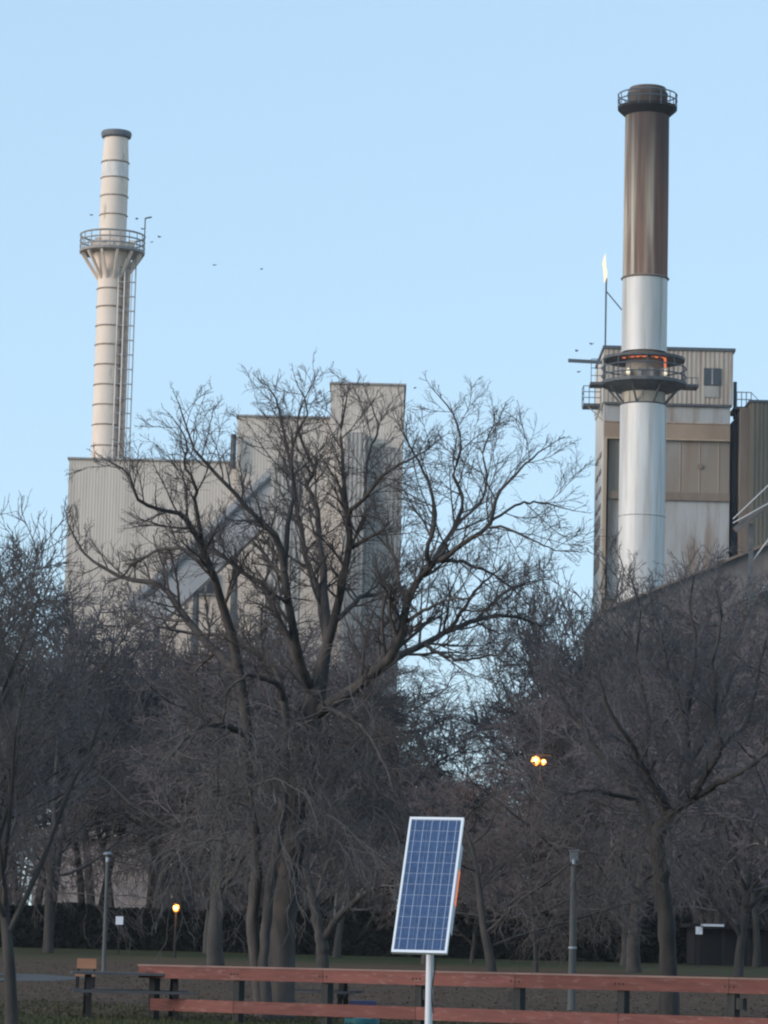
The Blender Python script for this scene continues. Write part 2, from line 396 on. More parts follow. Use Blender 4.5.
# windows low on the wall
for i in range(3):
    x, z = bx(188 + i * 9.5, 574, ZL + .7); w, h = 7.6 * SL, 20 * SL
    f = MB(); f.box((x - .15, ZL + .35, z - h - .15), (x + w + .15, ZL + .75, z + .15)); f = f.build('window', M['grating'], root)
    q = MB(); q.box((x, ZL + .31, z - h), (x + w, ZL + .36, z)); q.build('pane', M['glass_dark'], f)

# inclined blue-grey conveyor gallery in front of the wall
y = ZL - 14
a = at(140, 618, y); b_ = at(290, 478, y)
root = thing('conveyor_gallery', (a[0], y, 0), 'blue-grey enclosed conveyor gallery slanting up across the beige plant wall', 'conveyor')
g1 = MB(); g1.beam(a, b_, 3.4, 5.0); g1.build('gallery', M['blue_duct'], root)
g2 = MB(); g2.beam(a + np.array([0, -.1, 2.25]), b_ + np.array([0, -.1, 2.25]), 4.0, .3); g2.build('roof', M['cap'], root)
for t in (.12, .38, .64, .88):
    q = a + (b_ - a) * t; g3 = MB()
    g3.beam((q[0] - 1, q[1] - 1, 0), (q[0], q[1] - 1, q[2] - 2), .5, .5).beam((q[0] + 1, q[1] + 1, 0), (q[0], q[1] + 1, q[2] - 2), .5, .5)
    g3.build('trestle', M['dark_steel'], root)
h0 = at(272, 463, y); h1 = at(303, 463, y)
g4 = MB(); ribbed(g4, float(h0[0]), float(h1[0]), y - 2.2, 0, float(h0[2]) , .5, .1); g4.box((h0[0], y - 2.18, 0), (h1[0], y + 4, h0[2] - .02)); g4.build('transfer_tower', M['siding_stained'], root)

# ================================================================== LEFT CHIMNEY
YC = ZL + 18
SC = YC / F_PX
def axis_x(px, py, y): return float(at(px, py, y)[0])
cx = axis_x(110.5, 300, YC)
def zc_(py, px=111, y=YC): return float(at(px, py, y)[2])
root = thing('smokestack', (cx, YC, 0), 'slender cream banded smokestack with a railed gallery behind the beige building', 'chimney')
r0, r1 = 13.6 * SC, 13.6 * SC
zt, zw, z16 = zc_(133), zc_(163), zc_(179)
p = MB(); p.lathe(cx, YC, [(r0 * 1.06, 0), (r0, zc_(300)), (r1 * 1.02, z16)], 48); p.build('shaft', M['shaft'], root, True)
p = MB(); p.lathe(cx, YC, [(r1 * 1.025, z16), (r1 * 1.0, zw)], 48); p.build('white_band', M['shaft_white'], root, True)
p = MB(); p.lathe(cx, YC, [(r1 * 1.0, zw), (r1 * .90, zc_(138))], 48); p.build('top_section', M['shaft'], root, True)
p = MB(); p.lathe(cx, YC, [(r1 * .90, zc_(139)), (r1 * 1.10, zc_(137.5)), (r1 * 1.16, zc_(134)), (r1 * 1.10, zc_(132)), (r1 * .8, zc_(132)), (r1 * .78, zc_(140))], 48); p.build('lip', M['lip'], root, True)
for py in (163, 179, 197, 216, 290, 308, 327, 346, 366, 386, 406, 426, 447, 467):
    z = zc_(py); rr = r0 * 1.03 if py > 200 else r1 * 1.03
    p = MB(); p.hoop(cx, YC, z, rr * .995, .12); p.build('band', M['ring_rust'], root)
# gallery
zf = zc_(254); rp = 33 * SC
p = MB(); p.lathe(cx, YC, [(r0, zf), (rp, zf), (rp + .06, zf + .35), (r0, zf + .35)], 40); p.build('gallery_floor', M['grating'], root)
for k, dz in enumerate((.9, 1.7, 2.55)):
    p = MB(); p.hoop(cx, YC, zf + dz, rp - .05, .11 if k < 2 else .14, 40); p.build('handrail', M['grating'], root)
for i in range(20):
    t = 2 * math.pi * i / 20; p = MB(); q = (cx + (rp - .05) * math.cos(t), YC + (rp - .05) * math.sin(t))
    p.rod((*q, zf), (*q, zf + 2.6), .085, 4); p.build('rail_post', M['grating'], root)
for i in range(12):
    t = 2 * math.pi * (i + .5) / 12; c, s_ = math.cos(t), math.sin(t)
    p = MB(); p.beam((cx + (rp - .3) * c, YC + (rp - .3) * s_, zf - .1), (cx + r0 * c, YC + r0 * s_, zf - 3.6), .3, .42); p.build('bracket', M['shaft'], root)
p = MB(); p.lathe(cx, YC, [(r0, zf - 3.4), (rp * .60, zf - .3), (rp * .60, zf - .02)], 40); p.build('flare_skirt', M['shaft'], root, True)
q = MB()
for i in range(9):  # equipment cabinets standing on the gallery
    t = 3.4 + i * .33; q.box((cx + (r0 + 1) * math.cos(t) - .5, YC + (r0 + 1) * math.sin(t) - .3, zf + .35), (cx + (r0 + 1) * math.cos(t) + .4, YC + (r0 + 1) * math.sin(t) + .3, zf + .9 + .9 * ((i * 7) % 3) / 2))
q.build('cabinet', M['shaft'], root)
p = MB(); xl = cx + rp * .985; p.rod((xl, YC, zf + 2), (xl, YC, zf + 5.2), .09, 5).rod((xl, YC, zf + 5.2), (xl + .9, YC, zf + 5.4), .12, 5); p.build('lamp_arm', M['dark_steel'], root)
# caged ladder and cable trunk down the right front
xl = cx + r0 * .62; yl = YC - r0 * .95
p = MB(); zb_ = za - 3
for dx in (0, .85): p.beam((xl + dx, yl, zb_), (xl + dx, yl, zf), .16, .16)
p.build('ladder_rail', M['shaft_white'], root)
p = MB(); p.box((xl + .92, yl + .2, zb_), (xl + 1.55, yl + 1.4, zf)); p.build('cable_trunk', M['ring_rust'], root)
p = MB(); p.rod((xl + 2.35, yl + .4, zb_), (xl + 2.35, yl + .4, zf), .09, 5).rod((xl + 1.9, yl - .4, zb_), (xl + 1.9, yl - .4, zf), .06, 5); p.build('cage_bar', M['grating'], root)
for i in range(14):
    z = zf - 2.2 - i * 2.05
    p = MB(); p.beam((xl + .1, yl, z), (xl + 2.4, yl + .3, z), .14, .16); p.build('cage_hoop', M['grating'], root)

# ================================================================== RIGHT PLANT
ZR = 430.0; SR = ZR / F_PX
root = thing('turbine_house', (at(668, 940, ZR)[0], ZR, 0), 'weathered off-white plant building with a corrugated top storey behind the rusty stack', 'building')
def zr(py, px=668, y=ZR): return float(at(px, py, y)[2])
X0, zt = bx(604.5, 348.5, ZR); X1, _ = bx(733.2, 351.8, ZR)
zb_ = zr(403.5); D = 16.0
p = MB(); ribbed(p, X0, X1, ZR, zb_, zt, .62, .06); p.box((X0, ZR + .02, zb_), (X1, ZR + D, zt - .02)); p.build('top_storey_wall', M['siding_old'], root)
zt_roof = zt + .4
p = MB(); p.box((X0 - .2, ZR - .3, zt), (X1 + .3, ZR + D, zt + .4)); p.build('roof_edge', M['cap'], root)
p = MB(); p.box((X0 + .1, ZR - .25, zb_ - .32), (X1 - .1, ZR + .4, zb_)); p.build('ledge', M['dark_steel'], root)
XA, XB = X0 + .15, X1 - .3
xcol = bx(609, 450, ZR)[0]
def band(name, pa, pb, m, dy=0., xa=None, xb=None):
    q = MB(); q.box((XA if xa is None else xa, ZR + dy, zr(pb)), (XB if xb is None else xb, ZR + D, zr(pa))); return q.build(name, m, root)
band('upper_wall', 406.0, 422, M['white_panel'], .15)
band('string_course', 422, 423.2, M['ring_rust'], -.05)
band('brown_wall', 423.2, 438.5, M['brown_band'], .05)
band('string_course', 438.5, 440, M['tan_column'], -.15)
band('stained_wall', 440, 492, M['stained_panel'], .45, xcol)
band('ledge', 492, 500, M['recess'], -.1, xcol)
band('lower_wall', 500, 600, M['white_panel'], .3, xcol)
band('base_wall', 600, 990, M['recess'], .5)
for i in range(6):   # sheet joints of the stained wall
    x = xcol + (XB - xcol) * (i + .7) / 6.3; q = MB(); q.box((x, ZR + .38, zr(491.5)), (x + .12, ZR + .44, zr(440.5))); q.build('joint_strip', M['tan_column'], root)
q = MB(); q.box((XA, ZR - .5, zr(600)), (xcol - .3, ZR + 1, zr(440.5))); q.build('corner_column', M['tan_column'], root)
# round vent
x, z = bx(700, 466, ZR); q = MB(); q.rod((x, ZR + .45, z), (x, ZR + .2, z), .35, 12); q.build('round_vent', M['recess'], root)
# window with two leaves
x, z = bx(704.6, 369, ZR); w, h = 15.4 * SR, 16 * SR
f = MB(); f.box((x - .12, ZR - .22, z - h - .12), (x + w + .12, ZR - .1, z + .12)); f = f.build('window', M['dark_steel'], root)
for i, dx in enumerate((0, w / 2 + .06)):
    q = MB(); q.box((x + dx, ZR - .26, z - h), (x + dx + w / 2 - .06, ZR - .225, z)); q.build('pane', M['glass_dark'], f)
q = MB(); q.box((x + w / 2 - .1, ZR - .32, z - h), (x + w / 2 + .1, ZR - .265, z)); q.build('mullion', M['grating'], f)
q = MB(); q.box((x, ZR - .18, z - h - 1.75), (x + w - .1, ZR - .11, z - h - .2)); q.build('patch_panel', M['white_panel'], root)
# left side wall: louvres and openings
XS = XA - .12
q = MB(); q.box((XS - .02, ZR + .3, 0), (XA - .01, ZR + D, zr(404.5))); q.build('side_wall', M['side_panel'], root)
q = MB(); ribbed(q, ZR + .2, ZR + D, X0 - .05, zb_, zt - .5, .7, .1, along='y'); q.build('side_wall', M['side_panel'], root)
for py in (449, 466, 484, 501):
    for k in range(2):
        z = zr(py, 600); y0 = ZR + 2.5 + k * 6
        q = MB(); q.box((XS - .12, y0, z - .55), (XS - .03, y0 + 4, z + .05)); q.build('louvre', M['recess'], root)
for py, hh in ((512, 2.0), (531, 2.0), (549, 2.6)):
    z = zr(py, 600); q = MB(); q.box((XS - .1, ZR + 3.5, z - hh * .8), (XS - .03, ZR + D - 2, z)); q.build('opening', M['recess'], root)
# sloped chamfer roof piece at left top and outer service shaft
# cage balcony hanging on the side
xq, zq = bx(583, 405, ZR + 2); xe, _ = bx(600, 405, ZR + 2)
q = MB(); q.box((xq, ZR + 1, zq - .3), (xe, ZR + 4, zq + .1)); bal = q.build('balcony', M['dark_steel'], root)
q = MB()
for dz in (.9, 1.7, 2.5):
    q.beam((xq, ZR + 1, zq + dz), (xe, ZR + 1, zq + dz), .1, .1).beam((xq, ZR + 1, zq + dz), (xq, ZR + 4, zq + dz), .1, .1)
for t in (0, .33, .66, 1): q.beam((xq + (xe - xq) * t, ZR + 1, zq), (xq + (xe - xq) * t, ZR + 1, zq + 2.5), .1, .1)
q.beam((xq, ZR + 4, zq), (xq, ZR + 4, zq + 2.5), .1, .1); q.build('railing', M['cap'], bal)
q = MB(); q.beam((xq + .6, ZR + 1.2, zq - .3), (xe + .8, ZR + 1.2, zq - 2.6), .14, .14).beam((xe + .2, ZR + 1.2, zq - .3), (xq + 1.5, ZR + 1.2, zq - 1.6), .12, .12); q.build('brace', M['grating'], bal)
# boom beam sticking out to the left
xq, zq = bx(568, 361, ZR + 2); xe, _ = bx(604, 361, ZR + 2)
q = MB(); q.beam((xq, ZR + 1.6, zq), (xe + .5, ZR + 1.6, zq - .15), .4, .45); q.build('boom', M['cap'], root)

# stair tower and right-hand building
root = thing('stair_tower', (at(742, 940, ZR)[0], ZR + 3, 0), 'dark blue steel stair tower between the off-white and tan plant buildings', 'stair tower')
xs0, zs = bx(732, 408, ZR + 3); xs1, _ = bx(751.5, 408, ZR + 3)
q = MB(); q.box((xs0 + .12, ZR + 3, 0), (xs1, ZR + 9, zs - 1.75)); q.box((xs0 + .9, ZR + 3.2, zs - 1.7), (xs1, ZR + 9, zs - .4)); q.build('casing', M['navy_steel'], root)
q = MB(); q.box((xs0 + .1, ZR + 1.6, zs - .35), (xs1 + .3, ZR + 8, zs)); q.build('landing', M['dark_steel'], root)
q = MB(); q.box((xs0 + .15, ZR + 2.6, zs - 1.6), (xs0 + .6, ZR + 3.1, zs + 3.6)); q.build('column', M['navy_steel'], root)
q = MB()
for dz in (1.0, 2.0): q.beam((xs0 + .5, ZR + 1.7, zs + dz), (xs1 - .2, ZR + 1.7, zs + dz), .12, .12)
for t in (0, .33, .66, 1): q.beam((xs0 + .5 + (xs1 - xs0 - .7) * t, ZR + 1.7, zs), (xs0 + .5 + (xs1 - xs0 - .7) * t, ZR + 1.7, zs + 2), .12, .12)
q.beam((xs1 - .2, ZR + 1.7, zs + 2), (xs1 + 1.4, ZR + 1.7, zs + .3), .1, .1); q.build('railing', M['grating'], root)
for k in range(3):
    q = MB(); xx = xs0 + .9 + k * .55; q.box((xx, ZR + 2.9, zs - 3.3), (xx + .2, ZR + 3.1, zs - .3)); q.build('strut', M['dark_steel'], root)
for k in range(7):   # flights of the stair on the face of the casing
    za_, zb2 = zs - 4.5 - k * 2.6, zs - 7.1 - k * 2.6
    q = MB(); q.beam((xs0 + 1.1, ZR + 2.7, za_ if k % 2 else zb2), (xs0 + 1.1 + 1.2, ZR + 2.7, zb2 if k % 2 else za_), .3, .22); q.build('stair_flight', M['dark_steel'], root)

root = thing('tan_annex', (at(775, 940, ZR)[0], ZR, 0), 'tan corrugated plant building cut off by the right edge of the photo', 'building')
xr0, ztt = bx(750.5, 402.5, ZR - 2); xr1 = bx(830, 402.5, ZR - 2)[0]
q = MB(); ribbed(q, xr0, xr1, ZR - 2, 0, ztt, .55, .14); q.box((xr0, ZR - 1.98, 0), (xr1, ZR + 18, ztt - .02)); q.build('wall', M['siding_dark'], root)
q = MB(); q.box((xr0 - .2, ZR - 2.3, ztt), (xr1, ZR + 18, ztt + .35)); q.build('roof_edge', M['cap'], root)
q = MB(); q.box((xr0 - 1.2, ZR - 1.2, 0), (xr0 - .02, ZR + 4, ztt - .6)); q.build('shade_band', M['recess'], root)  # dark brown box added as the shaded band along the annex's left edge

# conveyor rising to the right, and the low grey plant building below it
y = ZR - 50
a = at(602, 620, y); b_ = at(800, 540, y)
root = thing('inclined_conveyor', (a[0], y, 0), 'grey inclined conveyor housing rising to the right below the rusty stack', 'conveyor')
q = MB(); q.beam(a + np.array([0, 0, -1.8]), b_ + np.array([0, 0, -1.8]), 4, 5.2); q.build('housing', M['conveyor'], root)
q = MB(); q.beam(a + np.array([0, -.3, .95]), b_ + np.array([0, -.3, .95]), 4.8, .3); q.build('roof', M['recess'], root)
for t in (.1, .35, .6, .85):
    c = a + (b_ - a) * t; q = MB(); q.beam((c[0] - 1.2, c[1] - 1, 0), (c[0], c[1] - 1, c[2] - 4), .5, .5).beam((c[0] + 1.2, c[1] + 1, 0), (c[0], c[1] + 1, c[2] - 4), .5, .5); q.build('trestle', M['dark_steel'], root)
root = thing('pump_house', (at(700, 940, y + 8)[0], y + 8, 0), 'low grey concrete plant building half hidden by trees under the conveyor', 'building')
x0, z0 = bx(594, 622, y + 8); x1, _ = bx(840, 622, y + 8)
q = MB(); q.box((x0, y + 8, 0), (x1, y + 26, z0)); q.build('wall', M['conveyor'], root)
q = MB(); q.box((x0 - .3, y + 7.6, z0), (x1, y + 26, z0 + .4)); q.build('roof_edge', M['cap'], root)
for i in range(5):
    x = x0 + 3 + i * 5.5; f = MB(); f.box((x, y + 7.85, z0 - 4.6), (x + 3, y + 8.02, z0 - 2)); f.build('window', M['glass_dark'], root)
# pipe bridge at the right with pale handrails
y = ZR - 60
a = at(733, 519, y); b_ = at(800, 452, y)
root = thing('pipe_bridge', (a[0], y, 0), 'steep pipe bridge with pale handrails in front of the tan annex at right', 'pipe bridge')
for k, (u, v_) in enumerate((((733, 519), (800, 455)), ((733, 523), (800, 486)), ((750, 564), (800, 498)), ((757, 596), (800, 545)))):
    a, b_ = at(*u, y + k), at(*v_, y + k); q = MB(); q.rod(a, b_, .08, 5); q.build('pipe', M['pale_pipe'], root)
a = at(735, 530, y + 2); b_ = at(800, 478, y + 2)
q = MB(); q.beam(a, b_, 1.2, .7); q.build('deck', M['conveyor'], root)
for t in (.25, .8):
    c = a + (b_ - a) * t; q = MB(); q.beam((c[0], c[1], 0), (c[0], c[1], c[2] - .8), .5, .5); q.build('trestle', M['dark_steel'], root)

# ================================================================== RIGHT STACK
YS = ZR - 14; SS = YS / F_PX
cx = axis_x(643.4, 400, YS)
def zs_(py, y=YS): return float(at(643, py, y)[2])
root = thing('exhaust_stack', (cx, YS, 0), 'thick exhaust stack, rusty brown above and white below, with orange lights round its platform', 'chimney')
R1 = 23.4 * SS; R2 = 23.0 * SS; R3 = 22.9 * SS
p = MB(); p.lathe(cx, YS, [(R1, 0), (R1, zs_(406.5)), (R1 * .97, zs_(404.5))], 64); p.build('white_casing', M['white_stack'], root, True)
p = MB(); p.hoop(cx, YS, zs_(405.5), R1 * .985, .13, 48); p.build('flange', M['dark_steel'], root)
p = MB(); p.hoop(cx, YS, zs_(517), R1 * 1.0, .10, 48); p.build('flange', M['white_stack'], root)
p = MB(); p.lathe(cx, YS, [(R1 * .95, zs_(406)), (R1 * .95, zs_(386))], 64); p.build('collar', M['tan_stack'], root, True)
for i in range(10):
    t = 2 * math.pi * (i + .3) / 10; p = MB(); p.beam((cx + R1 * .955 * math.cos(t), YS + R1 * .955 * math.sin(t), zs_(405)), (cx + R1 * .955 * math.cos(t), YS + R1 * .955 * math.sin(t), zs_(388)), .14, .14); p.build('collar_strap', M['ring_rust'], root)
p = MB(); p.lathe(cx, YS, [(R2 * .80, zs_(388)), (R2 * .80, zs_(352))], 48); p.build('inner_flue', M['tan_stack'], root, True)
p = MB(); p.lathe(cx, YS, [(R2, zs_(353)), (R2, zs_(279))], 64); p.build('white_section', M['white_stack'], root, True)
p = MB(); p.hoop(cx, YS, zs_(279), R2 * 1.03, .14, 48); p.build('flange', M['recess'], root)
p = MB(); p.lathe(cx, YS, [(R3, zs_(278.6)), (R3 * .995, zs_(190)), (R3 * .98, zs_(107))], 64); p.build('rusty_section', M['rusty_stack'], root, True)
zt_ = zs_(110)
p = MB(); p.lathe(cx, YS, [(R3 * .98, zt_ - .95), (28.8 * SS, zt_ - .2), (30.3 * SS, zt_), (30.3 * SS, zt_ + .35), (R3 * .8, zt_ + .35)], 48); p.build('top_gallery', M['leg_dark'], root)
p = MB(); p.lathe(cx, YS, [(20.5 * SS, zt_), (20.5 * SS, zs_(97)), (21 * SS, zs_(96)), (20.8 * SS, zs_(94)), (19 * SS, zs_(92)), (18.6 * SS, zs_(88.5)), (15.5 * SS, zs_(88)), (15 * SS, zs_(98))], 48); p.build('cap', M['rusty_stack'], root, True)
for k, dz in enumerate((1.0, 1.8)):
    p = MB(); p.hoop(cx, YS, zt_ + dz + .2, 30 * SS, .10, 40); p.build('handrail', M['cap'], root)
for i in range(16):
    t = 2 * math.pi * i / 16; q = (cx + 30 * SS * math.cos(t), YS + 30 * SS * math.sin(t)); p = MB(); p.rod((*q, zt_), (*q, zt_ + 2.05), .08, 4); p.build('rail_post', M['cap'], root)
# canopy ring and lower platform, octagonal-ish
zcan, zpl = zs_(359.5), zs_(386)
rc, rpl = 41.5 * SS, 44 * SS
p = MB(); p.lathe(cx, YS, [(R2 * .82, zcan - .05), (rc, zcan - .25), (rc + .05, zcan + .1), (R2 * 1.0, zcan + .5)], 32); p.build('canopy', M['dark_steel'], root)
p = MB(); p.lathe(cx, YS, [(R2 * .9, zpl - 1.1), (rpl * .8, zpl - .5), (rpl, zpl), (rpl, zpl + .4), (R2 * .9, zpl + .4)], 16); p.build('platform', M['dark_steel'], root)
for dz in (1.2, 2.3):
    p = MB(); p.hoop(cx, YS, zpl + dz, rpl - .1, .09, 16); p.build('handrail', M['cap'], root)
for i in range(16):
    t = 2 * math.pi * i / 16; rr = rpl - .1 if i % 2 else rc - .2; top = zpl + 2.4 if i % 2 else zcan
    q = (cx + rr * math.cos(t), YS + rr * math.sin(t)); p = MB(); p.rod((*q, zpl), (*q, top), .09, 4); p.build('rail_post', M['cap'], root)
for i in range(8):
    t = 2 * math.pi * (i + .5) / 8; c, s_ = math.cos(t), math.sin(t); p = MB()
    p.beam((cx + rpl * .85 * c, YS + rpl * .85 * s_, zpl - .3), (cx + R1 * .95 * c, YS + R1 * .95 * s_, zpl - 2.5), .2, .2); p.build('bracket', M['dark_steel'], root)
for i in range(6):
    t = math.pi * (1.05 + .18 * i); p = MB(); c, s_ = math.cos(t), math.sin(t)
    p.box((cx + R2 * .95 * c - .22, YS + R2 * .95 * s_ - .2, zpl + .5), (cx + R2 * .95 * c + .22, YS + R2 * .95 * s_ + .2, zpl + 2.0)); p.build('valve_box', M['grating'], root)
# side arm platforms
for sx_ in (-1, 1):
    p = MB(); p.box((cx + sx_ * (rpl + .5) - .9, YS - 1.5, zpl - .2), (cx + sx_ * (rpl + .5) + .9, YS + 1.5, zpl + .15)); o = p.build('side_platform', M['dark_steel'], root)
    p = MB(); x = cx + sx_ * (rpl + .5)
    for dz in ((1.0, 2.0, 3.2) if sx_ < 0 else (1.0, )): p.beam((x - .8, YS - 1.4, zpl + dz), (x + .8, YS - 1.4, zpl + dz), .09, .09)
    for dx in (-.8, 0, .8): p.beam((x + dx, YS - 1.4, zpl), (x + dx, YS - 1.4, zpl + (3.2 if sx_ < 0 else 1.0)), .09, .09)
    p.build('railing', M['cap'], o)
# glowing orange tubes under the canopy
for a0, a1 in ((1.16, 1.22), (1.27, 1.52), (1.57, 1.66), (1.70, 1.78)):
    p = MB(); n_ = max(3, int((a1 - a0) * 40)); rr = R2 * 1.13
    pts = [(cx + rr * math.cos(math.pi * (a0 + (a1 - a0) * i / n_)), YS + rr * math.sin(math.pi * (a0 + (a1 - a0) * i / n_)), zcan - .1 + .12 * math.sin(i * 2.1)) for i in range(n_ + 1)]
    for u, v_ in zip(pts, pts[1:]): p.rod(u, v_, .12, 5)
    p.build('orange_light_tube', M['orange_tube'], root)
t = math.pi * 1.78; p = MB(); p.rod((cx + rr * math.cos(t), YS + rr * math.sin(t), zcan - .2), (cx + rr * math.cos(t), YS + rr * math.sin(t), zcan - 1.4), .17, 5); p.build('orange_light_tube', M['orange_tube'], root)
for t in (math.pi * 1.27, math.pi * 1.78):
    p = MB(); q = (cx + rr * math.cos(t), YS + rr * math.sin(t)); p.lathe(q[0], q[1], [(.05, zcan - 1.6), (.25, zcan - 1.8), (.3, zcan - 2.3), (.05, zcan - 2.5)], 10); p.build('lamp', M['fixture'], root, True)

# flare pipe with flame
YF = ZR + 1.5
fx = axis_x(604.8, 300, YF); zf0, zf1, zfl = float(at(605, 350, YF)[2]), float(at(605, 278, YF)[2]), float(at(605, 253, YF)[2])
fx = max(fx, X0 + .2)
root = thing('flare_stack', (fx, YF, zt_roof), 'thin flare pipe with a bright flame at its tip, left of the rusty stack', 'flare')
p = MB(); p.rod((fx, YF, zt_roof), (fx, YF, zf1), .12, 8); p.build('pipe', M['cap'], root)
p = MB(); p.rod((fx, YF, float(at(605, 291, YF)[2])), (fx + 2.2, YF, float(at(621, 310, YF)[2])), .09, 6); p.build('brace', M['cap'], root)
p = MB(); hgt = zfl - zf1; k = len(p.v); n_ = 12
prof = [(.02, -.05), (.2, .02), (.3, .15), (.38, .34), (.34, .5), (.42, .62), (.27, .78), (.12, .9), (.02, 1.0)]
for r_, t in prof:
    for i in range(n_):
        a_ = 6.283 * i / n_; p.v.append((fx - .22 + .10 * math.sin(t * 7) + r_ * .66 * (1 + .12 * math.sin(2 * a_ + t * 7)) * math.cos(a_), YF + r_ * math.sin(a_), zf1 - .5 + (hgt + .5) * t))
for j in range(len(prof) - 1):
    for i in range(n_): p.f.append((k + j * n_ + i, k + j * n_ + (i + 1) % n_, k + (j + 1) * n_ + (i + 1) % n_, k + (j + 1) * n_ + i)); p.mi.append(0)
p.build('flame', M['flame'], root, True)

# birds
for i, (px, py, y, sp) in enumerate(((92, 215, 430, .8), (137, 219, 430, .9), (143, 229, 430, .8), (160, 237, 425, 1.1), (152, 242, 428, .9), (215, 265, 420, .9), (415, 388, 410, 1.0), (592, 344, 410, 1.0), (577, 351, 412, .9), (579, 372, 412, .9), (262, 269, 430, .7))):
    c = at(px, py, y); a_ = i * 1.3; q = MB(); w = Vector((math.cos(a_), .4 * math.sin(a_), .35 + .2 * math.sin(i))) * sp * .42; c = Vector(c); fwd = Vector((.1, .0, .03)) * 3
    q.v = [tuple(c + fwd * .7), tuple(c - fwd * .8), tuple(c + Vector((0, 0, .09))), tuple(c - Vector((0, 0, .09))), tuple(c + w), tuple(c + Vector((-w.x, -w.y, w.z))), tuple(c + Vector((0, .12, 0))), tuple(c - Vector((0, .12, 0)))]
    q.f = [(0, 2, 6), (0, 6, 3), (0, 3, 7), (0, 7, 2), (1, 6, 2), (1, 3, 6), (1, 7, 3), (1, 2, 7), (0, 4, 1), (0, 1, 5)]; q.mi = [0] * 10
    o = q.build('bird', M['bird']); left = px < 300
    tag(o, 'tiny dark bird flying near the cream smokestack gallery' if left else ('tiny dark bird flying by the left side of the rusty stack platform' if px > 500 else 'lone dark bird just right of the beige tower roof'), 'bird', 'birds around the stacks')

# ================================================================== PARK: far edge
YH = 214.0
def hedge(px0, px1, y, h, label, seed, n):
    r = np.random.RandomState(seed); x0, x1 = ground_x(px0, y), ground_x(px1, y)
    root = thing('hedge', ((x0 + x1) / 2, y, 0), label, 'hedge')
    q = MB(); q.box((x0 + .4, y + .4, 0), (x1 - .4, y + 2.4, h - .35)); q.build('stem', M['hedge'], root)
    x = x0 + (x1 - x0) * r.rand(n); z = h * r.rand(n) ** .8; yy = y + .35 * r.rand(n); top = r.rand(n) < .3
    z = np.where(top, h - .35 + .35 * r.rand(n) + .25 * np.sin(x * .7) * np.sin(x * .23 + seed), z); yy = np.where(top, y + 2.6 * r.rand(n), yy)
    s_ = .12 + .14 * r.rand(n); a1 = r.randn(n, 3); a1 /= np.linalg.norm(a1, axis=1)[:, None]; a2 = np.cross(a1, r.randn(n, 3)); a2 /= np.linalg.norm(a2, axis=1)[:, None]
    c = np.c_[x, yy, z]; v = np.stack([c - a1 * s_[:, None], c + a2 * s_[:, None] * .6, c + a1 * s_[:, None], c - a2 * s_[:, None] * .6], 1).reshape(-1, 3)
    v[:, 2] = np.maximum(v[:, 2], .01); v -= np.array([(x0 + x1) / 2, y, 0])
    me = bpy.data.meshes.new('foliage'); me.from_pydata(v.tolist(), [], np.arange(4 * n).reshape(n, 4).tolist()); me.materials.append(M['hedge'])
    o = bpy.data.objects.new('foliage', me); COL.objects.link(o); o.parent = root; o['kind'] = 'stuff'
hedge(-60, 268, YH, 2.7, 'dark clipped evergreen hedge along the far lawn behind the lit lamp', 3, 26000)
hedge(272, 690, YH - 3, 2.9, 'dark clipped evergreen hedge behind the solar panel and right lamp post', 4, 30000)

y = 255.0
x0, zt = bx(34, 838, y); x1, _ = bx(152, 838, y)
root = thing('warehouse', ((x0 + x1) / 2, y, 0), 'pale low warehouse glimpsed over the hedge at the far left', 'building')
q = MB(); ribbed(q, x0, x1, y, 0, zt, .5, .012); q.box((x0, y + .02, 0), (x1, y + 12, zt - .02)); q.build('wall', M['pale_wall'], root)
q = MB(); q.box((x0 - .3, y - .5, zt), (x1 + .3, y + 12.3, zt + .3)); q.build('roof', M['blue_duct'], root)

y = 205.0
x0, z0 = bx(690, 924, y); x1, _ = bx(800, 924, y)
root = thing('park_shelter', ((x0 + x1) / 2, y, 0), 'low dark park shelter with a pale fascia strip behind the trees at right', 'shelter')
q = MB(); q.box((x0 + .4, y + 1, 0), (x1, y + 7, z0 - .25)); q.build('wall', M['shed_wall'], root)
q = MB(); q.box((x0, y, z0 - .2), (x1, y + 8, z0 + .05)); q.build('roof', M['shed_wall'], root)
xf = bx(724, 924, y)[0]; q = MB(); q.box((x0 + .7, y - .06, z0 - .12), (xf, y - .005, z0 + .03)); q.build('fascia', M['white'], root)
for k in range(5):
    xx = x0 + .5 + k * 1.6; q = MB(); q.box((xx, y + .3, 0), (xx + .15, y + .45, z0 - .2)); q.build('post', M['shed_wall'], root)

def sign(px, py, y, label):
    c = at(px, py, y); root = thing('park_sign', (c[0], y, 0), label, 'sign')
    q = MB(); q.rod((c[0], y, 0), (c[0], y, c[2] + .2), .04, 6); q.build('post', M['leg_dark'], root)
    q = MB(); q.box((c[0] - .2, y - .06, c[2] - .22), (c[0] + .2, y - .04, c[2] + .22)); q.build('plate', M['white'], root)
sign(119.5, 920.5, 175, 'small white sign plate right of the left grey lamp post')
sign(699, 930.5, 190, 'small white sign plate in front of the dark park shelter')

